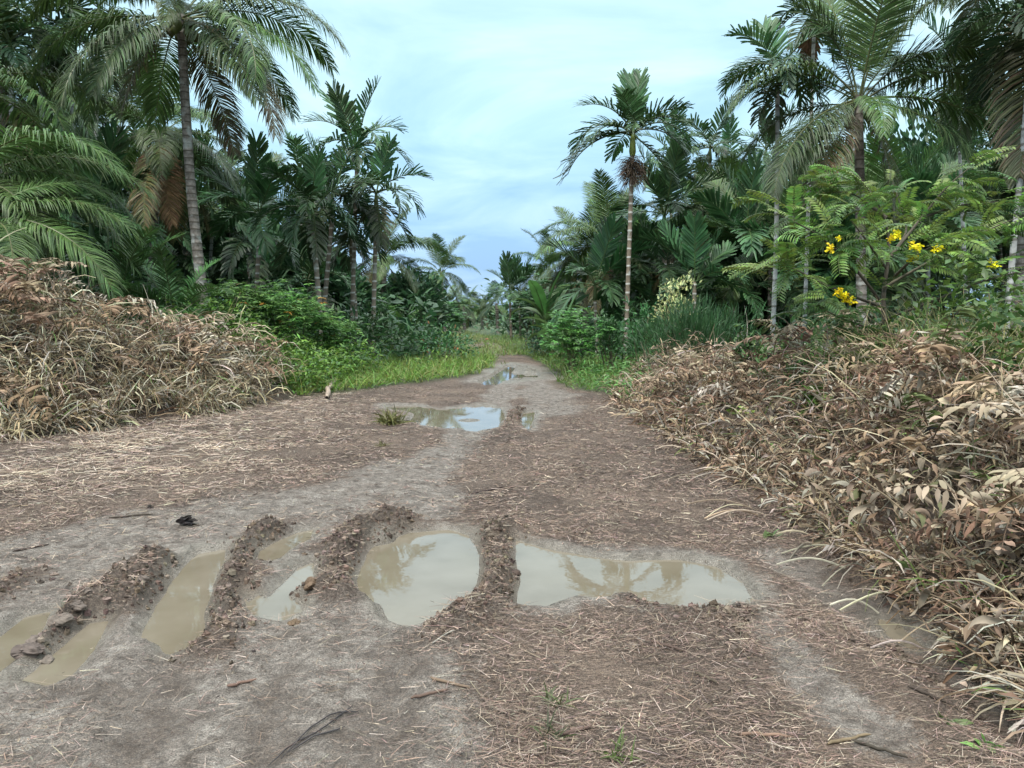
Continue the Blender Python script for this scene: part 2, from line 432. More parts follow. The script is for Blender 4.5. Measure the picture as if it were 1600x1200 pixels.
def road_left(y): return np.interp(y, [3, 9, 13, 15, 17.5, 20, 24, 33, 52, 80], [-7, -6.0, -4.3, -2.7, -1.2, -0.55, -0.4, -1.9, -4.4, -9])
def road_right(y): return np.interp(y, [3, 9, 13, 15, 17.5, 20, 24, 33, 52, 80], [2.1, 1.9, 1.6, 1.25, 1.0, 1.05, 0.9, -0.3, -2.4, -6])
def masks(x, y):
    n1 = fbm(x * 0.9, y * 0.9, 4, 0); n2 = fbm(x * 3.3, y * 3.3, 3, 2)
    out_ = np.maximum(road_left(y) - x, x - road_right(y))
    green = ss((out_ + 0.5 * n1) / 0.7 + 0.3) * ss((y - 13 + 1.5 * n1) / 3)
    mud = np.zeros(x.shape)
    TR = [(W_([(0,905),(180,855),(400,800),(560,765),(640,735)]), .45), (W_([(-50,1010),(120,930),(260,900),(360,820)]), .38),
          (W_([(640,965),(600,1050),(570,1200)]), .22), (W_([(280,1010),(240,1100),(200,1200)]), .32), (W_([(60,1080),(20,1180)]), .5), (W_([(440,960),(420,1080),(360,1200)]), .25),
          (W_([(660,800),(680,720),(730,680),(790,610),(800,580)]), .26), (W_([(1200,870),(1330,940),(1430,1010),(1540,1100)]), .16),
          (W_([(1180,960),(1250,1040),(1360,1140)]), .14), (W_([(860,640),(840,600),(810,575)]), .35), (W_([(1440,930),(1560,1060)]), .2)]
    for pts, wd in TR:
        d = seg_dist(x, y, pts)
        mud = np.maximum(mud, .92 * (1 - ss((d / wd - 0.5 + 0.9 * n1 + 0.7 * n2) / 1.5)))
    wet = np.zeros(x.shape)
    for nm, pts in PUD:
        c = np.mean(pts, 0)
        k = np.hypot(x - c[0], y - c[1]) < 2.2
        sd = poly_sd(x[k], y[k], pts)
        wet[k] = np.maximum(wet[k], 1 - ss((sd + 0.07 * n2[k]) / 0.12))
        mud[k] = np.maximum(mud[k], 1 - ss((sd + 0.18 * n1[k] + 0.14 * n2[k]) / 0.34))
    for pts, wd, ht in RID:
        d = seg_dist(x, y, pts)
        mud = mud * (1 - 0.75 * np.exp(-(d / (wd * 1.3)) ** 2))
    far_sheen = W_([(745,598),(772,577),(800,567),(860,579),(855,592),(800,600)])  # sky sheen on the far wet mud, painted in as a paler colour
    k = (y > 15) & (y < 32) & (np.abs(x) < 4)
    sd = poly_sd(x[k], y[k], far_sheen)
    wet[k] = np.maximum(wet[k], 1 - ss((sd + .5 * n1[k] + .3) / .5)); mud[k] = np.maximum(mud[k], 1 - ss((sd + .4 * n1[k]) / .6))
    dark = np.zeros(x.shape)
    for pts, wd in [(W_([(640,1000),(600,1080),(570,1200)]), .12), (W_([(275,1030),(235,1100),(195,1200)]), .13), (W_([(435,1060),(400,1200)]), .09),
                    (W_([(1300,900),(1430,1010),(1540,1110),(1600,1160)]), .30), (W_([(60,1075),(200,1075)]), .05), (W_([(1130,950),(1180,1040)]), .10), (W_([(1350,870),(1480,960),(1600,1090)]), .25)]:
        d = seg_dist(x, y, pts)
        dark = np.maximum(dark, .72 * (1 - ss((d / wd - 0.35 + 1.0 * n1 + 1.1 * n2) / 1.5)))
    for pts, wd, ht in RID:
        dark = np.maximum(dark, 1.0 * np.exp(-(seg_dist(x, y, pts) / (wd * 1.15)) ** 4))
    dark = np.maximum(dark, .85 * ss((x - edge_right(y) - .1) / .4) * (y < 17) + .85 * ss((y - edge_left(x) - .15) / .4) * (x < -4) * (y < 16))  # shade in the brush gaps, put into the colour of the bank ground
    return np.clip(mud, 0, 1), np.clip(wet, 0, 1), np.clip(green, 0, 1), np.clip(dark, 0, 1)

def geo_axis(start, step, ratio, end):
    o = [start]; s_ = step
    while abs(o[-1]) < abs(end):
        o.append(o[-1] + s_); s_ *= ratio
    return o
xs = np.array(sorted(set(np.round(np.concatenate([np.arange(-3.2, 2.8, 0.019), np.array(geo_axis(-3.2, -0.017, 1.07, 700)), np.array(geo_axis(2.8, 0.017, 1.07, 700))]), 5))))
ys = [1.7]
while ys[-1] < 12: ys.append(ys[-1] * 1.0052)
while ys[-1] < 60: ys.append(ys[-1] * 1.018)
while ys[-1] < 900: ys.append(ys[-1] * 1.07)
ys = np.array([-60, -30, -15, -8, -4, -2, -1, -.4, 0, .35, .65, .9, 1.1, 1.25, 1.37, 1.47, 1.55, 1.62, 1.66] + ys)
GX, GY = np.meshgrid(xs, ys)
GZ = H(GX, GY)
mu_, we_, gr_, dk_ = masks(GX.ravel(), GY.ravel())
nx_, ny_ = len(xs), len(ys)
ii = (np.arange(ny_ - 1)[:, None] * nx_ + np.arange(nx_ - 1)[None]).ravel()
GF = np.stack([ii, ii + 1, ii + nx_ + 1, ii + nx_], -1)
def ground_mat():
    m = bpy.data.materials.new('mud_and_litter'); m.use_nodes = True
    t = m.node_tree; p = t.nodes['Principled BSDF']
    a = N(t, 'ShaderNodeAttribute', attribute_name='tint')
    sp = N(t, 'ShaderNodeSeparateColor'); t.links.new(a.outputs['Color'], sp.inputs[0])
    ad = N(t, 'ShaderNodeAttribute', attribute_name='peat_gap_shade')
    g = N(t, 'ShaderNodeNewGeometry')
    def noise(sc, det=5, ro=0.6, dist=0.0, stretch=None):
        n = N(t, 'ShaderNodeTexNoise', inp={'Scale': sc, 'Detail': det, 'Roughness': ro, 'Distortion': dist})
        if stretch:
            mp = N(t, 'ShaderNodeMapping'); mp.inputs['Scale'].default_value = stretch[:3]; mp.inputs['Rotation'].default_value = (0, 0, stretch[3])
            t.links.new(g.outputs['Position'], mp.inputs[0]); t.links.new(mp.outputs[0], n.inputs['Vector'])
        else:
            t.links.new(g.outputs['Position'], n.inputs['Vector'])
        return n
    def mix(f, c1, c2, bt='MIX'):
        q = N(t, 'ShaderNodeMix', data_type='RGBA', blend_type=bt)
        if isinstance(f, float): q.inputs[0].default_value = f
        else: t.links.new(f, q.inputs[0])
        for s_, c in ((6, c1), (7, c2)):
            if isinstance(c, tuple): q.inputs[s_].default_value = (*c, 1)
            else: t.links.new(c, q.inputs[s_])
        return q.outputs[2]
    n1 = noise(7, 9, .74); n2 = noise(38, 6, .75); n3 = noise(150, 3, .6)
    mudc = ramp(t, [(.36, (.150, .120, .096)), (.46, (.250, .212, .178)), (.54, (.312, .270, .230)), (.66, (.41, .365, .315))]); t.links.new(n1.outputs[0], mudc.inputs[0])
    n4 = noise(22, 7, .8, .4); n4r = ramp(t, [(.40, (.66, .65, .64)), (.50, (.98, .98, .98)), (.60, (1.26, 1.26, 1.26))]); t.links.new(n4.outputs[0], n4r.inputs[0])
    mudx = mix(1.0, mudc.outputs[0], n4r.outputs[0], 'MULTIPLY')
    # needle-like litter: noises stretched along three directions
    fibs = []
    for k, (an, sc) in enumerate(((0.3, 26), (1.5, 30), (-0.7, 24))):
        f = noise(sc, 4, .7, .8, (1.0, 9.0, 1.0, an)); fibs.append(f)
    mxa = N(t, 'ShaderNodeMath', operation='MAXIMUM'); t.links.new(fibs[0].outputs[0], mxa.inputs[0]); t.links.new(fibs[1].outputs[0], mxa.inputs[1])
    mxb = N(t, 'ShaderNodeMath', operation='MAXIMUM'); t.links.new(mxa.outputs[0], mxb.inputs[0]); t.links.new(fibs[2].outputs[0], mxb.inputs[1])
    strw = ramp(t, [(.49, (.055, .040, .031)), (.56, (.175, .128, .098)), (.62, (.30, .232, .180)), (.72, (.47, .39, .31))]); t.links.new(mxb.outputs[0], strw.inputs[0])
    big = noise(.9, 5, .6)
    bigr = ramp(t, [(.38, (.72, .68, .66)), (.62, (1.3, 1.25, 1.2))]); t.links.new(big.outputs[0], bigr.inputs[0])
    strwc = mix(1.0, strw.outputs[0], bigr.outputs[0], 'MULTIPLY')
    # litter also lies thinly over mud
    thr = N(t, 'ShaderNodeMath', operation='MULTIPLY_ADD', inp={1: 2.2, 2: -1.1}); t.links.new(n2.outputs[0], thr.inputs[0])
    ms = N(t, 'ShaderNodeMath', operation='ADD'); t.links.new(sp.outputs[0], ms.inputs[0]); t.links.new(thr.outputs[0], ms.inputs[1])
    msr = ramp(t, [(.26, (0, 0, 0)), (.70, (1, 1, 1))]); t.links.new(ms.outputs[0], msr.inputs[0])
    c = mix(msr.outputs[0], strwc, mudx)
    grs = ramp(t, [(.35, (.035, .055, .02)), (.65, (.10, .13, .045))]); t.links.new(n2.outputs[0], grs.inputs[0])
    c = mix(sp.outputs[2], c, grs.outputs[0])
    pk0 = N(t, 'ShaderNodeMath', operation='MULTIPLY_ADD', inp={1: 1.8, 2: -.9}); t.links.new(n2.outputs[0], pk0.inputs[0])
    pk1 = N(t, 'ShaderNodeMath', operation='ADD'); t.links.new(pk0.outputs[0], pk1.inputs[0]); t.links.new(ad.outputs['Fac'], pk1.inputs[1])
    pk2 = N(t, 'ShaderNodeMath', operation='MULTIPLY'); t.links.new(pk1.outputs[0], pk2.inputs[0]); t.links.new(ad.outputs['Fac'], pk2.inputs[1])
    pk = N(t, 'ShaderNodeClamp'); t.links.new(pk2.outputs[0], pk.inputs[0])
    peat_gap_shade = ramp(t, [(.38, (.045, .032, .024)), (.50, (.12, .086, .064)), (.62, (.22, .168, .128))]); t.links.new(n2.outputs[0], peat_gap_shade.inputs[0])  # brown of the ridges, also painted gap shade under the brush
    c = mix(pk.outputs[0], c, peat_gap_shade.outputs[0])
    silt_sheen = N(t, 'ShaderNodeMath', operation='MULTIPLY', inp={1: .5}); t.links.new(sp.outputs[1], silt_sheen.inputs[0])
    c = mix(silt_sheen.outputs[0], c, (.36, .325, .265))  # pale silt at puddle rims; farther down the track, painted sky sheen
    sprk = ramp(t, [(.38, (.62, .62, .62)), (.62, (1.32, 1.32, 1.32))]); t.links.new(n3.outputs[0], sprk.inputs[0])
    c = mix(1.0, c, sprk.outputs[0], 'MULTIPLY')
    t.links.new(c, p.inputs['Base Color'])
    ro = N(t, 'ShaderNodeMapRange', inp={3: .72, 4: .26}); 
    wm = N(t, 'ShaderNodeMath', operation='MAXIMUM'); t.links.new(sp.outputs[1], wm.inputs[0])
    dm = N(t, 'ShaderNodeMath', operation='MULTIPLY', inp={1: .55}); t.links.new(ad.outputs['Fac'], dm.inputs[0]); t.links.new(dm.outputs[0], wm.inputs[1])
    t.links.new(wm.outputs[0], ro.inputs[0]); t.links.new(ro.outputs[0], p.inputs['Roughness'])
    p.inputs['Specular IOR Level'].default_value = .4
    hsum = N(t, 'ShaderNodeMath', operation='MULTIPLY_ADD', inp={1: 1.2}); t.links.new(mxb.outputs[0], hsum.inputs[0]); t.links.new(n2.outputs[0], hsum.inputs[2])
    bp = N(t, 'ShaderNodeBump', inp={'Strength': 1.0, 'Distance': .045}); t.links.new(hsum.outputs[0], bp.inputs['Height'])
    bp2 = N(t, 'ShaderNodeBump', inp={'Strength': .8, 'Distance': .010}); t.links.new(n3.outputs[0], bp2.inputs['Height']); t.links.new(bp.outputs[0], bp2.inputs['Normal'])
    t.links.new(bp2.outputs[0], p.inputs['Normal'])
    return m
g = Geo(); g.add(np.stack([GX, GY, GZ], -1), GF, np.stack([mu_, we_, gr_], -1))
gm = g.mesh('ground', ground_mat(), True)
pa = gm.attributes.new('peat_gap_shade', 'FLOAT', 'POINT'); pa.data.foreach_set('value', dk_.astype(np.float32))
go = part('ground', gm); go['kind'] = 'structure'; go['label'] = 'muddy dirt track strewn with dry brown litter'; go['category'] = 'ground'

# water
def water_mat():
    m = bpy.data.materials.new('muddy_water'); m.use_nodes = True
    t = m.node_tree; p = t.nodes['Principled BSDF']
    gg = N(t, 'ShaderNodeNewGeometry')
    n = N(t, 'ShaderNodeTexNoise', inp={'Scale': 3.0, 'Detail': 4.0}); t.links.new(gg.outputs['Position'], n.inputs['Vector'])
    r = ramp(t, [(.3, (.135, .112, .078)), (.7, (.175, .150, .112))]); t.links.new(n.outputs[0], r.inputs[0])
    t.links.new(r.outputs[0], p.inputs['Base Color'])
    p.inputs['Roughness'].default_value = .015
    p.inputs['IOR'].default_value = 1.6
    n2 = N(t, 'ShaderNodeTexNoise', inp={'Scale': 14.0, 'Detail': 2.0}); t.links.new(gg.outputs['Position'], n2.inputs['Vector'])
    b = N(t, 'ShaderNodeBump', inp={'Strength': .02, 'Distance': .01}); t.links.new(n2.outputs[0], b.inputs['Height']); t.links.new(b.outputs[0], p.inputs['Normal'])
    return m
M_WATER = water_mat()
for nm, pts in PUD:
    c = np.mean(pts, 0)
    P = []
    for x, y in pts:
        d = math.hypot(x - c[0], y - c[1]) + 1e-6
        P.append((x + (x - c[0]) / d * .10, y + (y - c[1]) / d * .10, WL))
    m = bpy.data.meshes.new('puddle'); m.from_pydata(P, [], [list(range(len(P)))]); m.update()
    m.materials.append(M_WATER)
    o = part('puddle', m); o['kind'] = 'structure'
    o['category'] = 'puddle'
    o['label'] = {'main': 'rounded puddle between two raised mud ridges reflecting the pale sky', 'wide': 'long wide puddle mirroring palm crowns beside the mud ridge',
      'curve': 'brown curved puddle lying in the wheel rut by clods', 'corner': 'brown puddle behind the row of mud clods', 'narrow': 'narrow brown puddle in front of the row of mud clods',
      'thin': 'thin sliver of water between two ridges of churned mud', 'split': 'shallow puddle with a brown lump of mud at its edge', 'middle': 'sky-bright puddle with a mud island on the track',
      'slot': 'small upright slot of water beside the puddle with island', 'distant': 'shallow muddy puddle between grassy verges down the track', 'rut': 'trickle of water in the rut along the dead brush'}[nm]

# ------------------------------------------------------------------ palms: frond meshes shared by every tree
GREEN, DEEP, YEL, BROWN = (.072, .126, .034), (.048, .102, .036), (.16, .17, .05), (.17, .10, .055)
def arc(L, elev, bend, S, power=1.3, sideb=0.0):
    P = np.zeros((S, 3)); T = np.zeros((S, 3))
    for i in range(S):
        t = i / (S - 1)
        e = rad(elev - bend * t ** power); az = sideb * t * t
        T[i] = (math.cos(e) * math.cos(az), math.cos(e) * math.sin(az), math.sin(e))
        if i: P[i] = P[i - 1] + (T[i] + T[i - 1]) * .5 * L / (S - 1)
    return P, T
def frond_mesh(name, L, elev, bend, n, ll, lw, base_t, prof, col, colvar, droop, vee, fwd0, fwd1, mat, S=3, power=1.3, rag=0.15, rr=(.028, .006), lrand=.06, tipcol=None, rcol=YEL):
    g = Geo()
    P, T = arc(L, elev, bend, 16, power, R.uniform(-.22, .22))
    t = np.linspace(0, 1, 16)
    g.tube(P, rr[0] + (rr[1] - rr[0]) * t ** .7, 4, rcol)
    for s in (-1, 1):
        u = np.clip(np.linspace(base_t, .995, n) + R.normal(0, .15 / n, n), 0, 1)
        p = np.stack([np.interp(u, t, P[:, k]) for k in range(3)], -1)
        tg = nrm(np.stack([np.interp(u, t, T[:, k]) for k in range(3)], -1))
        sd = nrm(np.cross(tg, [0, 0, 1.0])) * s
        up = np.cross(sd * s, tg)
        v = (u - base_t) / (1 - base_t)
        length = ll * np.interp(v, [0, .12, .35, .7, 1], prof) * (1 + R.normal(0, lrand, n))
        f = fwd0 + (fwd1 - fwd0) * v
        D = sd * np.cos(f)[:, None] + tg * np.sin(f)[:, None] + up * (vee + R.normal(0, .1, n))[:, None]
        D = D + R.normal(0, .06, (n, 3))
        Cc = grow(p, D, length, S + 1, droop * (1 + R.normal(0, rag, n)), 0.02)
        tt = np.linspace(0, 1, S + 1)
        sv = nrm(np.cross(nrm(np.gradient(Cc, axis=1)), np.repeat(up[:, None], S + 1, 1)))
        wprof = np.interp(tt, [0, .2, .7, 1], [.5, 1, .85, .12]) if lw < .055 else np.interp(tt, [0, .25, .85, 1], [.35, .85, 1.1, .6])
        c = jitter(col, n, colvar)
        if tipcol is not None:
            k = R.random(n) < .3
            c[k] = jitter(tipcol, int(k.sum()), .2)
        g.ribbon(Cc, sv, lw * .5 * wprof[None] * (1 + R.normal(0, .12, (n, 1))) * np.interp(v, [0, .1, .8, 1], [.7, 1, 1, .6])[:, None], c, .22)
    return g.mesh(name, mat)
CP = [.45, .85, 1, .8, .3]
COCO = {}
for key, el_, be, dr, col in (('up', 78, 45, .4, GREEN), ('high', 55, 85, .9, GREEN), ('mid', 32, 95, 1.5, GREEN), ('flat', 8, 85, 1.9, GREEN), ('low', -18, 62, 1.7, (.065, .10, .04)), ('hang', -48, 32, 1.2, (.09, .10, .04)), ('dead', -58, 25, .8, BROWN), ('brown', -22, 55, 1.0, (.13, .10, .05))):
    COCO[key] = [frond_mesh('frond', 3.9, el_ + R.uniform(-5, 5), be + R.uniform(-8, 8), 120, .95, .036, .16, CP, col, .2, dr, .12, .35, .95, M_DRY if key == 'dead' else M_PALM, 3, tipcol=(.13, .09, .04) if key in ('hang', 'brown') else None, rcol=(.11, .12, .045) if key != 'dead' else BROWN) for k in range(2)]
AP = [.55, .9, 1, .9, .62]
AREC = {}
for key, el_, be, dr, col in (('up', 80, 30, .25, DEEP), ('high', 58, 70, .5, DEEP), ('mid', 36, 95, .8, DEEP), ('flat', 12, 85, 1.1, (.038, .085, .038)), ('low', -15, 65, 1.2, (.036, .075, .034)), ('hang', -50, 30, .8, (.045, .068, .03)), ('dead', -65, 18, .6, BROWN)):
    AREC[key] = [frond_mesh('frond', 2.0, el_ + R.uniform(-6, 6), be + R.uniform(-8, 8), 24, .62, .075, .16, AP, col, .2, dr, .40, .45, 1.15, M_DRY if key == 'dead' else M_PALM, 4, rr=(.03, .008), lrand=.12, rag=.35, rcol=(.07, .10, .035) if key != 'dead' else BROWN) for k in range(2)]
# broad pleated leaves of young arecas
YOUN = {}
for key, el_, be, dr in (('up', 82, 22, .12), ('high', 62, 50, .25), ('mid', 42, 75, .5), ('flat', 15, 70, .8), ('low', -10, 60, .9)):
    YOUN[key] = [frond_mesh('frond', 2.3, el_ + R.uniform(-5, 5), be + R.uniform(-6, 6), 26, .72, .085, .22, AP, (.044, .102, .038), .2, dr, .25, .55, 1.2, M_PALM, 4, rr=(.026, .008), lrand=.08, rag=.3, rcol=(.08, .12, .04)) for k in range(2)]
# stemless feathery fronds near the ground
SALAK = {}
for key, el_, be, dr in (('up', 72, 45, .35), ('high', 50, 75, .5), ('mid', 28, 80, .6)):
    SALAK[key] = [frond_mesh('frond', 2.4, el_, be + R.uniform(-8, 8), 48, .55, .036, .12, CP, (.055, .125, .035), .2, dr, .2, .45, 1.0, M_PALM, 3, rcol=(.09, .13, .045)) for k in range(2)]
def trunk_mesh(P, r0, r1, mat, sides=10, flare=1.5, steps=26, ring=.03):
    P = np.asarray(P, float)
    t = np.linspace(0, 1, steps)
    tk = np.linspace(0, 1, len(P))
    # smooth the path
    a = np.stack([np.interp(t, tk, P[:, k]) for k in range(3)], -1)
    for _ in range(3):
        a[1:-1] = (a[:-2] + 2 * a[1:-1] + a[2:]) / 4
    r = r0 + (r1 - r0) * t
    r = r * (1 + (flare - 1) * np.exp(-t * 14)) * (1 + R.normal(0, ring, steps))
    g = Geo(); g.tube(a, r, sides, (.3, .3, .3))
    return g.mesh('trunk', mat, True)
def blob_mesh(name, mat, col, r=(1, 1, 1), nu=8, nv=6, lump=.08):
    g = Geo(); th = np.linspace(0, 2 * math.pi, nu, endpoint=False); ph = np.linspace(.02, math.pi - .02, nv)
    V = np.stack([np.sin(ph)[:, None] * np.cos(th)[None] * r[0], np.sin(ph)[:, None] * np.sin(th)[None] * r[1], np.repeat(np.cos(ph)[:, None] * r[2], nu, 1)], -1)
    V = V * (1 + R.normal(0, lump, V.shape[:2] + (1,)))
    i = np.arange(nv - 1)[:, None] * nu; j = np.arange(nu)[None]
    F = np.stack([i + j, i + (j + 1) % nu, i + nu + (j + 1) % nu, i + nu + j], -1)
    g.add(V, F, np.broadcast_to(np.asarray(col, float), V.shape).copy())
    return g.mesh(name, mat, True)
NUT = blob_mesh('coconut', M_LEAF, (.10, .11, .035), (.11, .11, .14))
def shaft_mesh(col, L=.75, r=.085):
    g = Geo(); z = np.linspace(0, L, 8)
    g.tube(np.stack([z * 0, z * 0, z], -1), r * np.interp(z / L, [0, .15, .5, 1], [.95, 1.25, 1.0, .45]), 9, col)
    return g.mesh('crownshaft', M_LEAF, True)
SHAFT = {'green': shaft_mesh((.09, .15, .045)), 'bright': shaft_mesh((.20, .23, .05), .85, .095), 'dark': shaft_mesh((.04, .08, .03))}
def spray_mesh(col, n=160, L=.55):
    g = Geo(); P = R.normal(0, .05, (n, 3)); P[:, 2] += R.uniform(-.3, .1, n)
    D = rand_dir(n, -.7, .5)
    leaves(g, P, D, R.uniform(.5, 1, n) * L, .016, 1.6, jitter(col, n, .25), S=4, prof='straw', roll=.9, wob=.12)
    return g.mesh('flower_stalk', M_DRY)
SPRAY = {'dead': spray_mesh((.13, .09, .065), 330, .6), 'tan': spray_mesh((.26, .20, .10), 120, .5)}
YSPRAY = spray_mesh((.30, .24, .08), 90, .7)

GA = 2.39996
def palm(name, label, cx, cy, D, bx, kind='areca', n=12, fs=1.0, group=None, ages=(0, 1), r=.075, mat=None, seed=0, shaft='green', extra=(), explicit=None, nuts=0, spray=None, bend=0.0, dead=0, bdz=0.0):
    """cx, cy: the crown's survey pixel, D its distance, bx: survey column of the foot."""
    fs = fs * {'coco': 1.08, 'areca': .86, 'young': 1.0, 'feather': .85}[kind]
    if kind in ('areca', 'young') and D <= 27: D *= 1.45
    if kind == 'coco' and D < 21: D *= 1.25
    X, Y, Z = at(cx, cy, D)
    bX = (bx - 800) / FPX * D
    bz = h1(bX, D)
    root = thing(name, label, 'palm tree', (bX, D, bz - .05), group)
    top = Vector((X - bX, R.uniform(-.2, .2), Z - bz + .05))
    coco = kind == 'coco'
    if coco:
        SET, keys = COCO, ['up', 'high', 'mid', 'flat', 'low', 'hang']
    elif kind == 'young':
        SET, keys = YOUN, ['up', 'high', 'mid', 'flat', 'low']
    elif kind == 'feather':
        SET, keys = SALAK, ['up', 'high', 'mid']
    else:
        SET, keys = AREC, ['up', 'high', 'mid', 'flat', 'low', 'hang']
    rnd = random.Random(int(cx * 7 + cy * 13 + D * 31) + seed)
    shaftL = 0
    if kind in ('areca', 'young') and shaft:
        shaftL = .75 * fs
    if kind != 'feather':
        tt = top - Vector((0, 0, shaftL))
        if tt.z < .25: tt.z = .25
        mid = tt * .5 + Vector((bend, 0, 0))
        P = [(0, 0, -.15), tuple(tt * .25 + Vector((bend * .7, 0, 0))), tuple(mid), tuple(tt * .75 + Vector((bend * .6, 0, 0))), tuple(tt)]
        part('trunk', trunk_mesh(P, r, r * (.78 if coco else .85), mat or (M_COCO if coco else M_ARECA), 10, 1.7 if coco else 1.25), root)
    if shaftL:
        part('crownshaft', SHAFT[shaft], root, top - Vector((0, 0, shaftL)), (0, 0, rnd.uniform(0, 6)), (fs * r / .075, fs * r / .075, fs))
    a0 = rnd.uniform(0, 6.28)
    lst = explicit
    if lst is None:
        lst = []
        for i in range(n):
            t = ages[0] + (ages[1] - ages[0]) * (i / max(1, n - 1))
            lst.append((math.degrees(a0 + i * GA), keys[min(len(keys) - 1, int(t * len(keys)))], 1.0))
        for k in range(dead):
            lst.append((rnd.uniform(0, 360), 'dead', .85))
    for az, key, s in lst:
        m = rnd.choice(SET[key])
        zoff = 0 if kind == 'feather' else rnd.uniform(-.14, .02) * (1.6 if coco else 1) * fs
        if key == 'dead' or key == 'hang': zoff -= .12
        q = part('frond', m, root, (top.x + math.cos(rad(az)) * .04, top.y + math.sin(rad(az)) * .04, top.z + zoff), (rnd.uniform(-.3, .3), rnd.uniform(-.1, .1), rad(az) + rnd.uniform(-.1, .1)), fs * s * rnd.uniform(.88, 1.1))
    for k in range(nuts):
        a = rnd.uniform(0, 6.28)
        part('coconut', NUT, root, (top.x + math.cos(a) * .3, top.y + math.sin(a) * .3, top.z - rnd.uniform(.25, .5)), (rnd.uniform(-.5, .5), rnd.uniform(-.5, .5), a), rnd.uniform(.85, 1.15))
    if spray:
        for k in range(2):
            part('flower_stalk', SPRAY[spray], root, (top.x, top.y, top.z - shaftL - .15 - .25 * k), (0, 0, k * 2.0 + rnd.random()), fs * 1.05)
    return root

# ---- the palms one can tell apart, on the side of the brown heap
palm('coconut_palm', 'tall coconut palm with clustered nuts and a slanting grey trunk behind the dead heap', 287, 26, 15, 327, 'coco', r=.125, fs=.92, bend=-.12, nuts=9, explicit=[
    (185, 'mid', 1), (172, 'flat', 1), (200, 'flat', 1.05), (225, 'low', 1), (250, 'low', .9), (285, 'flat', .62), (235, 'hang', .7), (8, 'mid', 1.05), (-12, 'flat', 1.1), (-30, 'flat', 1.02), (-45, 'low', 1.05), (-18, 'brown', 1.0), (75, 'hang', .8), (30, 'mid', 1), (95, 'mid', 1), (120, 'flat', 1), (60, 'flat', 1), (150, 'high', 1), (40, 'high', .9), (280, 'high', .8), (90, 'up', .8), (210, 'up', .8)])
palm('coconut_palm', 'shorter coconut palm with ragged low fronds, its crown touching the slanting trunk', 252, 205, 19, 233, 'coco', r=.13, n=16, fs=.82, ages=(.1, 1), dead=2, nuts=4)
palm('coconut_palm', 'low coconut palm whose long arching fronds sweep over the dead heap', -75, 280, 11.5, -95, 'coco', r=.14, fs=.84, explicit=[(18, 'mid', .95), (-14, 'mid', 1.0), (4, 'flat', 1.0), (-30, 'flat', 1), (35, 'mid', 1), (-62, 'flat', 1.0), (90, 'mid', 1), (130, 'mid', 1), (180, 'high', 1), (225, 'flat', 1), (60, 'high', 1)])
palm('coconut_palm', 'coconut palm with fronds rising beyond the low arching one', -60, 130, 14, -80, 'coco', r=.13, n=14, fs=.95, ages=(.1, .9))
palm('coconut_palm', 'stub-trunked coconut palm with olive fronds bending over the dead heap', -30, 345, 10.8, -45, 'coco', r=.13, fs=.62, explicit=[(-8, 'flat', 1.15), (12, 'mid', 1.2), (-35, 'flat', 1), (40, 'high', 1), (100, 'high', 1), (200, 'mid', 1)])
AGRP = 'areca palms in the grove beyond the dead heap'
for k, (cx, cy, D, bx, n, fs) in enumerate([(62, 20, 17, 75, 14, 1.25), (112, 48, 18, 120, 14, 1.2), (12, 60, 16.5, 20, 13, 1.2), (150, 5, 21, 140, 13, 1.25), (95, 110, 22, 100, 13, 1.2)]):
    palm('areca_palm', 'areca palm with dense drooping crown in the dark grove behind the dead heap', cx, cy, D, bx, 'areca', n, fs, AGRP, (.05, 1), .075, M_ARECAW)
palm('areca_palm', 'slim areca palm with small crown and thin pale trunk between coconut and young areca', 373, 265, 25, 366, n=10, fs=.95, r=.065, mat=M_ARECAW, ages=(.2, .9))
palm('areca_palm', 'young areca palm with stiff upright leaves beside the slanting coconut trunk', 402, 330, 16, 396, 'young', 9, .88, r=.07, ages=(0, .85))
palm('areca_palm', 'small-headed areca palm peering above the heavy drooping crowns', 465, 262, 22, 482, n=11, fs=.95, ages=(.05, .9), r=.07)
palm('areca_palm', 'areca palm with heavy curtain of drooping fronds over the cassava bushes', 488, 325, 14.5, 506, n=15, fs=.95, ages=(.1, 1), r=.075, dead=0, explicit=None)
palm('areca_palm', 'areca palm with one upright spear frond above a drooping crown', 517, 300, 16, 500, n=14, fs=1.0, ages=(0, 1))
palm('areca_palm', 'tallest areca palm of the verge clump with jagged upright crown', 555, 222, 16.5, 548, n=11, fs=1.0, ages=(0, .75), r=.07, shaft='green')
palm('areca_palm', 'areca palm of the verge clump leaning its crown over the track', 588, 300, 16, 581, n=14, fs=1.0, ages=(.05, 1), r=.07)
palm('areca_palm', 'short areca palm tucked among the taller verge clump', 548, 345, 17.5, 560, n=13, fs=.9, ages=(.1, 1), r=.07)
palm('young_palm', 'bright green feathery palm sprouting stemless behind the dead heap', 175, 485, 14.6, 175, 'feather', 11, .95, seed=3)
palm('young_palm', 'dark blue-green feathery palm low beside the foot of the slanting trunk', 275, 500, 15.0, 275, 'feather', 11, .82, seed=1)
palm('young_palm', 'feathery palm with grey-green fronds poking from the top of the dead heap', 55, 470, 14.8, 55, 'feather', 9, .85, seed=2)
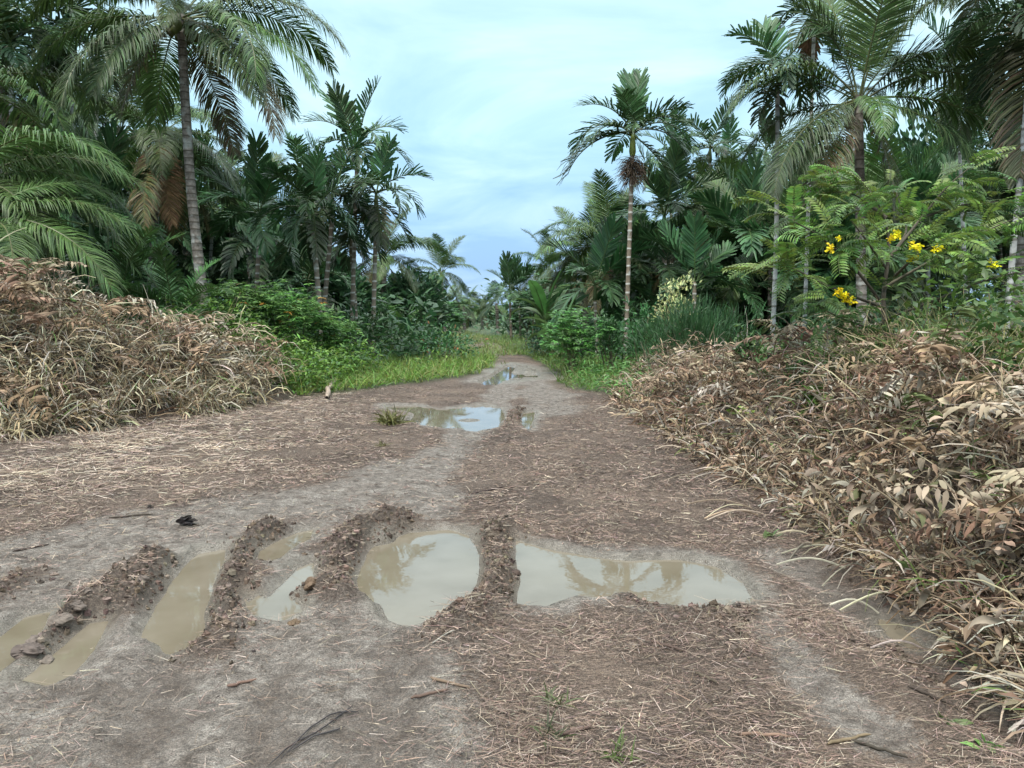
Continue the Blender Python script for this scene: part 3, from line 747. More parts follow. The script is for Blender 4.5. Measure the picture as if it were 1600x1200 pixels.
# ---- the palms one can tell apart, on the side of the yellow-flowered shrub
palm('areca_palm', 'lone areca palm with swollen yellow-green crownshaft and ringed brown trunk', 988, 205, 15.5, 977, n=14, r=.068, shaft='bright', spray='dead', fs=1.08, explicit=[
    (95, 'up', 1), (60, 'up', .9), (-10, 'high', 1), (185, 'high', 1.05), (160, 'mid', 1), (20, 'mid', 1), (-40, 'mid', .95), (215, 'mid', .95), (178, 'flat', 1.05), (-8, 'flat', 1), (270, 'mid', .7), (95, 'mid', 1), (188, 'low', 1.15), (-25, 'hang', .9), (240, 'high', .8)])
palm('areca_palm', 'areca palm half hidden behind the lone areca, crown level with its crownshaft', 1048, 236, 25, 1052, n=12, fs=1.1, ages=(.05, .95))
palm('areca_palm', 'dark areca palm with a tight sheaf of upright fronds', 1040, 330, 17, 1041, 'young', 11, .95, r=.08, ages=(0, .62), shaft='dark')
palm('areca_palm', 'small far areca palm showing tall against the sky', 1110, 228, 38, 1112, n=11, fs=1.2, ages=(.1, .95), mat=M_ARECAW)
palm('areca_palm', 'far areca palm in a trio, yellowish crown', 1143, 250, 40, 1140, n=11, fs=1.15, ages=(.1, .9))
palm('areca_palm', 'dark areca palm between the far trio and the white-stemmed areca', 1195, 232, 24, 1199, n=14, fs=1.0, ages=(.0, 1), r=.085)
palm('areca_palm', 'very slim areca palm with tall whitish stem clear of the flowering shrub', 1213, 105, 10.5, 1205, n=10, fs=.72, ages=(.1, 1), r=.046, mat=M_ARECAW, shaft='dark', bend=.05)
palm('areca_palm', 'towering areca palm whose shaggy crown reaches past the coconut fronds', 1275, 5, 12.5, 1256, n=11, fs=.72, ages=(.2, 1), r=.046, shaft='dark', dead=2, mat=M_ARECAW)
palm('coconut_palm', 'coconut palm with fanned upright fronds and one hanging nut above the flowering shrub', 1348, 145, 11.6, 1350, 'coco', r=.1, fs=.70, nuts=2, explicit=[
    (100, 'up', 1.2), (20, 'up', 1.1), (170, 'up', .9), (265, 'up', 1.15), (45, 'high', 1.15), (140, 'high', 1.0), (178, 'mid', 1.0), (195, 'mid', .95), (168, 'flat', .9), (205, 'low', 1.1), (222, 'low', .95), (270, 'flat', .62), (-5, 'mid', 1.1), (-25, 'flat', 1.15), (-40, 'low', .9), (-12, 'high', 1.0), (70, 'mid', 1), (310, 'hang', .8), (240, 'hang', .85)])
palm('areca_palm', 'areca palm with pale stem beyond the coconut fronds', 1502, 100, 13, 1516, n=14, fs=.85, ages=(.05, 1), r=.046, mat=M_ARECAW)
palm('areca_palm', 'leaning pale-stemmed areca palm with shaggy brown-edged crown high over the flowering shrub', 1604, 20, 9, 1567, n=15, fs=.85, ages=(.15, 1), r=.05, mat=M_ARECAW, dead=1, shaft='dark')
palm('coconut_palm', 'stout coconut palm with thick pinkish-grey trunk behind the flowering shrub', 1650, -60, 11, 1590, 'coco', r=.17, n=11, fs=.9, ages=(.1, 1))
palm('coconut_palm', 'coconut palm with blurred olive fronds reaching over the coconut crown', 1575, -95, 12.5, 1660, 'coco', r=.12, n=9, fs=.6, ages=(.2, 1))
YGRP = 'young areca palms on the verge under the lone areca'
palm('areca_palm', 'young areca palm with one broad dark paddle of pleated leaves', 1163, 372, 16.5, 1166, 'young', 9, .95, r=.07, ages=(0, .7), shaft='dark')
palm('areca_palm', 'low fan of bright young areca leaves behind the pale-flowered bush', 1085, 440, 15, 1085, 'young', 10, .72, r=.07, ages=(0, .8), shaft=None)
palm('areca_palm', 'young areca palm drooping beside the cassava at the track bend', 930, 440, 16.5, 934, 'young', 11, .78, r=.06, ages=(.1, .95))
palm('areca_palm', 'young areca palm spreading below the dark upright sheaf', 1035, 420, 17, 1030, 'young', 10, .8, r=.06, ages=(.05, .95))
palm('areca_palm', 'young areca palm with arching leaves by the slim white stem', 1150, 450, 15.5, 1145, 'young', 10, .72, r=.06, ages=(.2, 1))
for cx, cy, D, fs, lab in ((952, 372, 29, .95, 'coconut palm with grey-green crown just behind the lone areca'), (912, 392, 33, .9, 'coconut palm with yellowing fronds overhanging the track bend'),
                           (858, 420, 46, .95, 'far coconut palm with thin crown above the banana plants'), (1088, 355, 28, .95, 'coconut palm with drooping grey fronds behind the young arecas'), (1010, 385, 34, .9, 'coconut palm sunk in the thicket behind the lone areca trunk'),
                           (598, 398, 36, 1.0, 'pale coconut palm drooping just past the verge clump of arecas'), (690, 424, 55, 1.05, 'far coconut palm rising over the round tree'), (706, 474, 62, .6, 'low far coconut palm where the track vanishes'), (628, 474, 40, .6, 'short coconut palm at the foot of the round tree')):
    palm('coconut_palm', lab, cx, cy, D, cx + 4, 'coco', 17, fs * .74, r=.14, ages=(.02, 1), nuts=3 if D < 40 else 0)
# ---- the grove behind, palms that only their place tells apart
def SKY(px): return np.interp(px, [-200, 120, 200, 300, 400, 520, 640, 900, 960, 1050, 1180, 1290, 1380, 1500, 1800], [-150, -40, 130, 200, 290, 320, 430, 400, 330, 280, 280, 310, 290, 170, -80])
def grove(label, group, spots, kind):
    for k, (x, D, z, fs) in enumerate(spots):
        px = 800 + x / D * FPX
        py = 490 - (z - CAM_H) / D * FPX
        py = max(py, SKY(px) + (2.6 if kind == 'coco' else 1.9) * fs / D * FPX * .95)
        if kind == 'coco':
            palm('coconut_palm', label, px, py, D, px + random.uniform(-15, 15), 'coco', 15, fs, group, (.02, 1), .13)
        else:
            palm('areca_palm', ('pale-stemmed ' if k % 3 == 0 else 'brown-stemmed ') + label, px, py, D, px + random.uniform(-10, 10), kind, 12, fs, group, (.03, 1), .07, M_ARECAW if k % 3 == 0 else M_ARECA, shaft='dark')
def spread(n, x0, x1, y0, y1, z0, z1, f0, f1, keep):
    o = []
    while len(o) < n:
        x, y = random.uniform(x0, x1), random.uniform(y0, y1)
        if keep(x, y): o.append((x, y, random.uniform(z0, z1), random.uniform(f0, f1)))
    return o
kl = lambda x, y: x / y < -.26 and x / y > -.74
kr = lambda x, y: x / y > .30 and x / y < .74
grove('areca palm deep in the shade behind the slanting coconut palm', 'shaded areca palms behind the coconut palms', spread(18, -26, -5, 20, 36, 5, 9.5, 1.1, 1.4, kl), 'areca')
grove('young areca palm filling the shade behind the feathery palms', 'young areca palms in the shade behind the dead heap', spread(11, -14, -4, 15.5, 22, 2.2, 4.4, .85, 1.1, lambda x, y: -.68 < x / y < -.27), 'young')
grove('coconut palm deep in the grove behind the slanting coconut palm', 'shaded coconut palms behind the dead heap', spread(7, -26, -6, 22, 38, 6, 10, .9, 1.1, kl), 'coco')
grove('areca palm deep in the shade behind the flowering shrub', 'shaded areca palms behind the flowering shrub', spread(19, 6, 26, 19, 36, 5.5, 10, 1.1, 1.4, kr), 'areca')
grove('young areca palm in the shade behind the flowering shrub', 'young areca palms behind the flowering shrub', spread(9, 4, 15, 15.5, 22, 2.2, 4.6, .85, 1.1, lambda x, y: .27 < x / y < .68), 'young')
grove('coconut palm deep in the grove behind the flowering shrub', 'shaded coconut palms behind the flowering shrub', spread(8, 7, 28, 22, 40, 6, 10, .9, 1.1, kr), 'coco')
grove('coconut palm in the thicket between the lone areca and the slim white stem', 'coconut palms behind the young arecas', spread(6, 5, 14, 26, 42, 3.5, 5.6, .6, .75, lambda x, y: .16 < x / y < .34), 'coco')
grove('young areca palm in the thicket behind the pale-flowered bush', 'young areca palms behind the pale-flowered bush', spread(7, 2.5, 9, 18, 26, 2.0, 4.0, .8, 1.0, lambda x, y: .13 < x / y < .32), 'young')

# ------------------------------------------------------------------ broadleaf trees, shrubs and weeds
def palmate(g, P, ax, L, W, col, k=6, droop=.7):
    n = len(P)
    az = np.arctan2(ax[:, 1], ax[:, 0])
    for i in range(k):
        a = az + (i / (k - 1) - .5) * 3.9
        D = np.stack([np.cos(a), np.sin(a), R.normal(.05, .18, n)], -1)
        leaves(g, P, D, L * (1 - .35 * abs(i / (k - 1) - .5) * 2) * R.uniform(.8, 1.15, n), W, droop, col, S=4, prof='leaf', roll=.3, fold=.15)
def shrub(name, label, px, py_top, D, width_px, kind='palmate', col=(.115, .25, .06), n=260, group=None, cat='shrub', stems=7, L=.16, W=.038, shell=.55, col2=None, base=None, clumps=26, low=0.0):
    X = (px - 800) / FPX * D
    b = h1(X, D) if base is None else base
    Zt = at(px, py_top, D)[2]
    hgt = max(.35, Zt - b); rx = width_px / FPX * D / 2
    root = thing(name, label, cat, (X, D, b - .04), group)
    cc = rand_dir(clumps, -.5, 1.0) * (R.random((clumps, 1)) ** .4)
    cc = cc * np.array([rx * .85, min(rx, 1.6) * .85, hgt * .42]) + np.array([0, 0, hgt * (.52 - low)])
    cc[:, 2] = np.maximum(cc[:, 2], .12)
    g = Geo()
    for k in range(min(stems, clumps)):
        p0 = np.array([R.normal(0, rx * .18), R.normal(0, .12), 0]); p1 = cc[k]
        m_ = (p0 + p1) / 2 + np.array([0, 0, hgt * .08])
        tt = np.linspace(0, 1, 6)[:, None]
        Pp = (1 - tt) ** 2 * p0 + 2 * tt * (1 - tt) * m_ + tt ** 2 * p1
        g.tube(Pp, np.linspace(.018, .006, 6) * (1 + hgt * .25), 5, (.13, .12, .07))
    part('stem', g.mesh('stem', M_TWIG), root)
    g = Geo()
    ci = R.integers(0, clumps, n)
    sp_ = min(rx, hgt) * .32
    P = cc[ci] + R.normal(0, sp_ * .6, (n, 3)) * np.array([1, 1, .75])
    P[:, 2] = np.maximum(P[:, 2], .04)
    outw = nrm(P - np.array([0, 0, hgt * .3]) + R.normal(0, .25, (n, 3)))
    c = jitter(col, n, .22, .08)
    if col2 is not None:
        k = R.random(n) < .025; c[k] = jitter(col2, int(k.sum()), .15)
    if kind == 'palmate':
        palmate(g, P, outw, L, W, c)
    elif kind == 'narrow':
        D_ = nrm(outw * .5 + np.array([0, 0, .9]) + R.normal(0, .25, (n, 3)))
        leaves(g, P, D_, L * R.uniform(.7, 1.3, n), W, .7, c, S=4, prof='leaf', roll=.8, fold=.1)
    else:
        leaves(g, P, nrm(outw + R.normal(0, .45, (n, 3))), L * R.uniform(.7, 1.3, n), W * R.uniform(.8, 1.2, n), .6, c, S=4, prof='leaf', roll=.5, fold=.18)
    part('foliage', g.mesh('foliage', M_LEAF), root)
    return root
CAS = 'cassava bushes on the verge under the areca clump'
shrub('cassava_bush', 'broad mound of fresh green cassava leaves beside the slanting trunk', 375, 440, 17, 170, n=620, L=.17, col2=(.28, .16, .03), clumps=34)
shrub('cassava_bush', 'mound of fresh green cassava leaves with the most yellowed leaves, under drooping arecas', 455, 436, 17.4, 150, n=620, L=.17, col2=(.32, .18, .03), clumps=34)
shrub('cassava_bush', 'small round cassava bush at the end of the dead heap', 520, 468, 18, 95, n=380, L=.15, col2=(.25, .16, .03))
shrub('leafy_shrub', 'dark leafy shrub under the tallest areca of the clump', 575, 480, 21, 110, 'ovate', (.04, .10, .035), 900, L=.13, W=.05)
shrub('leafy_shrub', 'tall light green sapling with layered leaves past the areca clump', 660, 452, 38, 75, 'palmate', (.095, .20, .06), 420, L=.32, W=.08)
shrub('leafy_shrub', 'loose bright sapling leaning toward the track past the banana plant', 700, 464, 42, 70, 'palmate', (.085, .18, .06), 380, L=.32, W=.08)
shrub('leafy_shrub', 'light green bush at the foot of the areca clump stems', 590, 455, 33, 60, 'palmate', (.09, .19, .05), 320, L=.26, W=.065)
shrub('leafy_shrub', 'low weedy bush with reddish tips beside the grassy track edge', 690, 508, 23, 110, 'ovate', (.05, .12, .04), 900, L=.12, W=.05, col2=(.22, .08, .04))
shrub('cassava_bush', 'dense cassava bush on thin stems beside the drooping young areca', 892, 478, 19, 105, n=480, L=.16, col=(.085, .20, .045), clumps=30)
shrub('leafy_shrub', 'round dark bush at the foot of the lone areca', 950, 488, 19, 80, 'ovate', (.04, .10, .03), 900, L=.1, W=.045)
shrub('narrow_leaf_bush', 'dense bush of narrow dark leaves standing by the dead brush', 1085, 478, 13.5, 190, 'narrow', (.035, .085, .03), 3600, L=.2, W=.014, clumps=46)
shrub('pale_flowered_bush', 'bush topped with pale cream-yellow leaf sprays above the narrow leaves', 1052, 450, 14.6, 80, 'ovate', (.42, .43, .20), 420, L=.09, W=.035, clumps=9, low=-.25)
shrub('leafy_shrub', 'bluish-green bush where the track bends out of sight', 862, 500, 27, 80, 'ovate', (.04, .095, .05), 1000, L=.14, W=.05)
shrub('leafy_shrub', 'tall thin-stemmed sapling among the banana plants', 838, 415, 30, 70, 'palmate', (.06, .14, .05), 340, L=.22, W=.06)
shrub('leafy_shrub', 'low leafy shrub under the young arecas by the lone trunk', 1005, 470, 18, 70, 'ovate', (.045, .11, .035), 800, L=.12, W=.05)
def broad_tree(label, px, py_top, D, width_px, col, n=2600, trunk=.16, name='broadleaf_tree', group=None, L=.3, W=.15):
    X = (px - 800) / FPX * D; b = h1(X, D); hgt = at(px, py_top, D)[2] - b; rx = width_px / FPX * D / 2
    root = thing(name, label, 'tree', (X, D, b - .05), group)
    K = 34
    cc = rand_dir(K, -.75, 1) * (R.random((K, 1)) ** .35) * np.array([rx * .85, rx * .85, hgt * .40]) + np.array([0, 0, hgt * .56])
    g = Geo()
    g.tube(np.array([[0, 0, -.1], [.05, 0, hgt * .25], [0, .05, hgt * .5], [0, 0, hgt * .75]]), np.array([trunk, trunk * .8, trunk * .6, trunk * .25]), 8, (.2, .17, .14))
    for k in range(12):
        z0 = R.uniform(.2, .55) * hgt
        g.tube(np.array([[0, 0, z0], (cc[k] + [0, 0, z0]) / 2 + [0, 0, .1], cc[k]]), np.array([trunk * .45, trunk * .25, .015]), 5, (.2, .17, .14))
    part('trunk', g.mesh('trunk', M_BARK, True), root)
    g = Geo(); ci = R.integers(0, K, n)
    P = cc[ci] + R.normal(0, 1, (n, 3)) * rx * .17
    leaves(g, P, nrm(P - [0, 0, hgt * .45] + R.normal(0, .6, (n, 3))), L * R.uniform(.6, 1.2, n), W, .6, jitter(col, n, .25, .08) * (.8 + .4 * R.random(K)[ci])[:, None], S=3, roll=.6)
    part('crown', g.mesh('crown', M_LEAF), root)
broad_tree('round dense dark green tree beyond the areca clump', 652, 424, 36, 95, (.04, .09, .04), 3600)
palm('areca_palm', 'dark bushy palm standing alone where the track bends', 797, 455, 42, 799, 'young', 13, .8, r=.08, ages=(0, .95), shaft='dark', mat=M_BARK)
palm('areca_palm', 'smaller dark palm leaning beside the bushy one at the bend', 810, 452, 45, 814, 'young', 7, .75, r=.07, ages=(0, .6), shaft='dark', mat=M_BARK)
FT = 'far trees closing off the end of the track'
for px, py, D, wd in ((742, 486, 110, 50), (718, 484, 80, 40), (770, 486, 95, 40), (620, 440, 48, 80), (830, 455, 55, 60), (680, 466, 62, 60), (880, 440, 52, 80), (700, 488, 100, 50)):
    broad_tree('hazy green tree closing off the end of the track', px, py, D, wd, (.045, .09, .05), 1300, name='distant_tree', group=FT, L=.6, W=.35)
for px, py, D in ((733, 462, 85), (760, 470, 95), (752, 476, 75), (724, 474, 66), (776, 468, 58)):
    palm('coconut_palm', 'tiny far palm on the tree line at the end of the track', px, py + 6, D, px + 2, 'coco', 12, .5, 'far palms at the end of the track', (.02, .9), .15)
# deep dark thicket tree masses behind both groves
for k, (px, py, D, wd) in enumerate(((30, 170, 38, 330), (180, 230, 36, 300), (330, 330, 36, 200), (440, 370, 34, 160), (530, 415, 32, 120), (1180, 330, 38, 240), (1290, 260, 36, 260), (1420, 200, 38, 300), (1560, 180, 36, 320), (1060, 375, 40, 170), (985, 395, 42, 130))):
    broad_tree('big shaded broadleaf tree closing the back of the palm grove', px, py, D, wd, (.040, .085, .036), 3800, .22, 'grove_tree', 'broadleaf trees at the back of the palm groves', L=.5, W=.24)

# bananas
def banana_leaf(L, el_, be):
    g = Geo(); P, T = arc(L, el_, be, 10, 1.4)
    t = np.linspace(0, 1, 10); wd = np.interp(t, [0, .12, .25, .6, .9, 1], [.02, .02, .2, .24, .14, .02])
    c = jitter((.075, .15, .045), 1, .05)
    g.ribbon(P[None], np.repeat(np.array([[[0, 1.0, 0]]]), 10, 1), wd[None], c, .25)
    g.tube(P, np.linspace(.03, .006, 10), 4, (.12, .17, .06))
    return g.mesh('leaf', M_LEAF)
BAN = [banana_leaf(1.9, e, b) for e, b in ((82, 25), (65, 80), (50, 100), (30, 95), (72, 55))]
def banana(label, px, py, D, n=7, s=1.0):
    X = (px - 800) / FPX * D; b = h1(X, D); hz = at(px, py, D)[2] - b
    st = max(.3, hz - 1.3 * s)
    root = thing('banana_plant', label, 'banana plant', (X, D, b - .05))
    g = Geo(); g.tube(np.array([[0, 0, -.05], [.02, 0, st * .5], [0, 0, st]]), np.array([.1, .085, .05]) * s, 8, (.12, .14, .06))
    part('stem', g.mesh('stem', M_LEAF, True), root)
    for k in range(n):
        part('leaf', BAN[0 if k == 0 else 1 + k % 4], root, (0, 0, st - .05), (R.normal(0, .15), 0, k * GA + R.uniform(-.2, .2)), s * R.uniform(.8, 1.1))
banana('bright banana plant with broad fresh leaves past the areca clump', 632, 478, 32, 9, 1.15)
banana('banana plant holding one upright yellow-green furled leaf', 852, 440, 27, 8, 1.0)
banana('short banana plant spilling leaves toward the track bend', 872, 486, 25, 8, .8)
banana('banana plant half hidden behind the dense cassava bush', 880, 470, 21, 7, .85)

# ------------------------------------------------------------------ yellow-flowered shrub: trunk, branches, compound leaves, flowers
def senna_leaf(n=9, L=.46, droop=.5, col=(.10, .19, .035)):
    g = Geo(); P, T = arc(L, 18, 50 * droop * 2, 10)
    g.tube(P, np.linspace(.004, .002, 10), 4, (.12, .15, .05))
    t = np.linspace(0, 1, 10)
    for s in (-1, 1):
        u = np.linspace(.12, .98, n)
        p = np.stack([np.interp(u, t, P[:, k]) for k in range(3)], -1); tg = nrm(np.stack([np.interp(u, t, T[:, k]) for k in range(3)], -1))
        sd = nrm(np.cross(tg, [0, 0, 1.0])) * s
        leaves(g, p, sd * .85 + tg * .45 + np.array([0, 0, .05]), .115 * np.interp(u, [0, .5, 1], [.75, 1, .85]) * R.uniform(.85, 1.1, n),   .030, .9, jitter(col, n, .16), S=4, roll=.15, fold=.15)
    return g.mesh('leaf', M_LEAF)
SEN = [senna_leaf(12, .46, d, c) for d, c in ((.35, (.16, .25, .05)), (.6, (.12, .21, .045)), (.85, (.09, .17, .045)), (.5, (.065, .13, .04)))]
def flower_mesh():
    g = Geo(); n = 34
    P = R.normal(0, .035, (n, 3)); leaves(g, P, rand_dir(n, -.3, 1), .05, .042, .4, jitter((.85, .68, .02), n, .12, .04), S=3, roll=.8, fold=.25)
    return g.mesh('flower', M_FLOWER)
FLW = flower_mesh()
SD_ = 8.2
sx, sy, _ = at(1392, 560, SD_); sb = h1(sx, sy)
senna = thing('flowering_shrub', 'wide shrub of feathery light green leaves with yellow flower clusters above the dead brush', 'shrub', (sx, sy, sb - .05))
def sp(px, py, D): 
    a = at(px, py, D); return np.array([a[0] - sx, a[1] - sy, a[2] - sb + .05])
BR = [[(1392, 560, 8.2), (1375, 470, 8.2), (1392, 400, 8.3), (1385, 330, 8.3), (1340, 275, 8.2)], [(1375, 470, 8.2), (1330, 410, 8.0), (1270, 360, 7.8), (1215, 335, 7.6)],
      [(1392, 400, 8.3), (1440, 340, 8.3), (1480, 290, 8.2), (1515, 262, 8.1)], [(1380, 450, 8.2), (1450, 410, 7.9), (1540, 360, 7.6), (1590, 340, 7.4)],
      [(1380, 480, 8.2), (1310, 455, 7.8), (1250, 425, 7.5), (1215, 405, 7.3)], [(1392, 400, 8.3), (1420, 360, 8.8), (1400, 300, 9.0)], [(1380, 500, 8.2), (1460, 470, 7.8), (1530, 440, 7.5), (1610, 420, 7.2)],
      [(1385, 340, 8.3), (1330, 300, 8.4), (1290, 300, 8.5)], [(1385, 520, 8.2), (1320, 500, 7.7), (1280, 480, 7.5)], [(1440, 340, 8.3), (1500, 320, 8.4), (1560, 315, 8.3)], [(1385, 420, 8.3), (1350, 370, 7.8), (1330, 345, 7.5)], [(1400, 430, 8.3), (1430, 400, 7.7), (1465, 380, 7.4)]]
tips = []
for i, b_ in enumerate(BR):
    P = np.array([sp(*q) for q in b_])
    tt = np.linspace(0, 1, 12); tk = np.linspace(0, 1, len(P))
    P = np.stack([np.interp(tt, tk, P[:, k]) for k in range(3)], -1)
    for _ in range(2): P[1:-1] = (P[:-2] + 2 * P[1:-1] + P[2:]) / 4
    g = Geo(); g.tube(P, np.linspace(.03 if i == 0 else .018, .004, 12), 6, (.11, .095, .07))
    part('trunk' if i == 0 else 'branch', g.mesh('branch', M_TWIG, True), senna)
    tips.append(P)
for k in range(300):
    P = tips[k % len(tips)]; u = R.uniform(.25, 1.0) ** .7; i = min(11, int(u * 11.99))
    p = P[i] + R.normal(0, .10, 3)
    dirv = P[-1] - P[0]; az = math.atan2(dirv[1], dirv[0]) + R.normal(0, 1.1)
    part('leaf', SEN[R.integers(0, 2) if (p[2] > 1.1 and R.random() < .75) else R.integers(2, 4)], senna, p, (R.normal(0, .4), R.normal(-.1, .35), az), R.uniform(.6, 1.0))
for px, py in ((1398, 368), (1392, 374), (1426, 384), (1436, 388), (1464, 388), (1426, 405), (1318, 462), (1326, 467), (1311, 456), (1400, 366), (1310, 373), (1296, 388), (1550, 412)):
    part('flower', FLW, senna, sp(px, py, 7.35), (R.uniform(-.5, .5), R.uniform(-.5, .5), R.uniform(0, 6)), R.uniform(.5, .75) if py != 373 else .4)

# ------------------------------------------------------------------ dead ferns and withered big-leaved plants on the banks
TAN, GREY, RUST, DARKB = (.35, .28, .195), (.34, .30, .24), (.185, .118, .078), (.10, .072, .053)
DRYP = [TAN, GREY, RUST, DARKB, (.26, .19, .12)]
def fern_frond(L, el_, be, col, n=15, pl=.16, pw=.028):
    g = Geo(); P, T = arc(L, el_, be, 9)
    t = np.linspace(0, 1, 9); g.tube(P, np.linspace(.006, .002, 9), 4, (.16, .11, .07))
    for s in (-1, 1):
        u = np.linspace(.15, .99, n)
        p = np.stack([np.interp(u, t, P[:, k]) for k in range(3)], -1); tg = nrm(np.stack([np.interp(u, t, T[:, k]) for k in range(3)], -1))
        sd = nrm(np.cross(tg, [0, 0, 1.0])) * s
        leaves(g, p, sd + tg * .3 + R.normal(0, .2, (n, 3)), pl * np.interp(u, [.1, .35, .7, 1], [.6, 1, .85, .25]) * R.uniform(.7, 1.15, n), pw, R.uniform(.3, 2.2, n), jitter(col, n, .25, .02), S=5, roll=.5, fold=.2, wob=.12, twist=1.2)
    return g.mesh('frond', M_DRY, True)
FERN = [fern_frond(.7, e, b, c) for e, b, c in ((65, 90, TAN), (45, 100, (.30, .21, .14)), (25, 80, (.22, .14, .09)), (50, 120, GREY), (10, 60, (.26, .185, .125)), (35, 70, (.19, .13, .085)))]
GFERN = [fern_frond(.6, e, b, (.09, .12, .04)) for e, b in ((60, 80), (35, 80))]
def wleaf(col, L=.24, W=.062, dr=1.4):
    g = Geo(); leaves(g, np.zeros((1, 3)), np.array([[1, 0, .35]]), L, W, dr, jitter(col, 1, .1, .015), S=10, roll=.3, fold=.45, wob=.16, twist=2.4)
    return g.mesh('leaf', M_DRY, True)
WLF = [wleaf(c, .23 * k, .046, d) for c, k, d in ((TAN, 1, 1.2), (GREY, .9, 1.8), ((.24, .175, .125), 1.1, 2.2), ((.19, .13, .09), .8, 1.5), ((.28, .215, .16), 1, 1.4), (DARKB, .9, 1.5), ((.13, .13, .06), .9, 1.2), ((.36, .29, .215), 1.1, 1.9))]
def cover_right(x, y): return .10 + .42 * ss((x - edge_right(y)) / .7) * (0.72 + 1.7 * fbm(x * 1.7, y * 1.7, 3, 1))
def cover_left(x, y): return .12 + .52 * ss((y - edge_left(x)) / 1.2) * (0.75 + 1.6 * fbm(x * 1.4, y * 1.4, 3, 3)) * np.interp(x, [-8, -5.5, -4.3], [1.15, .85, .4])
def fern(x, y, z, n, s, label, group, green=0):
    root = thing('dead_fern', label, 'fern', (x, y, z), group)
    a0 = R.uniform(0, 6)
    for k in range(n):
        m = GFERN[k % 2] if k < green else FERN[R.integers(0, 6)]
        part('frond', m, root, (0, 0, R.uniform(-.08, .1)), (R.normal(0, .35), R.normal(0, .2), a0 + k * GA), s * R.uniform(.7, 1.2))
for k in range(48):
    y = 3.1 * (14 / 3.1) ** R.random(); x = edge_right(y) + R.uniform(.15, 1.0 + .22 * y)
    z = h1(x, y) + float(cover_right(np.array([x]), np.array([y]))[0]) * R.uniform(.7, 1.15)
    fern(x, y, z, 6, .85, ('dried fern with one frond still green, ' if k % 4 == 0 else 'wholly dried brown fern ') + 'curling over the brush along the rutted track edge', 'dead ferns in the brush beneath the flowering shrub', 1 if k % 4 == 0 else 0)
for k in range(30):
    x = R.uniform(-9.5, -4.6); y = edge_left(x) + R.uniform(.3, 3.0)
    z = h1(x, y) + float(cover_left(np.array([x]), np.array([y]))[0]) * R.uniform(.8, 1.2)
    fern(x, y, z, 6, 1.3, ('dried fern with one frond still green, ' if k % 5 == 0 else 'wholly dried brown fern ') + 'sprawling on the dead heap below the feathery palms', 'dead ferns on the heap below the feathery palms', 1 if k % 5 == 0 else 0)
for k, (px, py, D, s) in enumerate([(1560, 740, 4.0, 1.0), (1480, 780, 4.1, 1.0), (1590, 860, 3.5, 1.0), (1540, 930, 3.35, .9), (1420, 740, 4.6, 1.0), (1340, 760, 4.9, .95), (1600, 790, 3.8, 1.0), (1500, 690, 4.7, 1.05), (1590, 980, 3.1, .85), (1560, 640, 5.0, 1.1), (1290, 720, 5.6, .9), (1400, 660, 5.6, 1)]):
    X, Y, Z = at(px, py, D); zb = h1(X, Y)
    root = thing('withered_plant', 'withered plant with large curled papery brown leaves hanging over the track edge', 'plant', (X, Y, zb - .03), 'withered broad-leaved plants at the brush edge')
    g = Geo(); hh = max(.3, Z - zb + .12)
    ends = []
    for q in range(5):
        e = np.array([R.normal(0, .22), R.normal(0, .2), hh * R.uniform(.7, 1.15)]); ends.append(e)
        tt = np.linspace(0, 1, 6)[:, None]; g.tube(e * tt ** np.array([[1.6, 1.6, .8]]), np.linspace(.008, .004, 6), 5, (.16, .12, .08))
    part('stem', g.mesh('stem', M_TWIG), root)
    for q in range(32):
        e = ends[q % 5]; u = R.uniform(.3, 1)
        part('leaf', WLF[R.integers(0, 8)], root, e * np.array([u ** 1.6, u ** 1.6, u ** .8]) + R.normal(0, .03, 3), (R.normal(0, .5), R.normal(.2, .5), R.uniform(0, 6.28)), s * R.uniform(.5, .95))

# dead grass, stems and small curled leaves: the mass nobody could count
def brush(name, label, X, Y, Z, nsmall, palette, weights, lean=0.0, Lr=(.25, .75), hang=1.6, green=.03):
    q = fbm(X * 2.0 + 7, Y * 2.0, 3, 2) + R.normal(0, .10, len(X)) > -.22
    X, Y, Z = X[q], Y[q], Z[q]
    n = len(X)
    g = Geo(); P = np.stack([X, Y, Z], -1)
    D = rand_dir(n, -.1, .95); D[:, 0] += lean
    patch = fbm(X * 1.4, Y * 1.4, 3, 0); alt = pick([RUST, DARKB, (.15, .095, .062), (.22, .15, .10)], n, .22)
    c = pick(palette, n, .22, weights)
    k = patch + R.normal(0, .22, n) > .45; c[k] = alt[k]
    k = R.random(n) < green; c[k] = jitter((.10, .14, .04), int(k.sum()), .25)
    leaves(g, P, D, R.uniform(*Lr, n), R.uniform(.005, .013, n) * np.clip(Y / 6, .75, 1.7), R.uniform(.2, hang, n), c, S=5, prof='straw', roll=.8, wob=.10)
    i = R.integers(0, n, nsmall)
    P2 = P[i] + R.normal(0, .06, (nsmall, 3))
    c2 = pick(palette, nsmall, .25, weights); k = patch[i] + R.normal(0, .22, nsmall) > .45; c2[k] = alt[i][k]; k = R.random(nsmall) < green; c2[k] = jitter((.09, .14, .04), int(k.sum()), .25)
    leaves(g, P2, rand_dir(nsmall, -.6, .8), R.uniform(.05, .15, nsmall) * np.clip(P2[:, 1] / 6, .8, 1.3), R.uniform(.014, .036, nsmall), R.uniform(0, 2, nsmall), c2, S=3, roll=.9, fold=.3, wob=.2, twist=1.0)
    o = solo(name, g.mesh(name, M_DRY), label, 'brush', kind='stuff')
n = 19000
yy = 2.3 * (17 / 2.3) ** R.random(n); xx = edge_right(yy) - .12 + np.abs(R.normal(0, 1, n)) * (.7 + .16 * yy)
zz = H(xx, yy) + cover_right(xx, yy) * R.random(n) ** .7
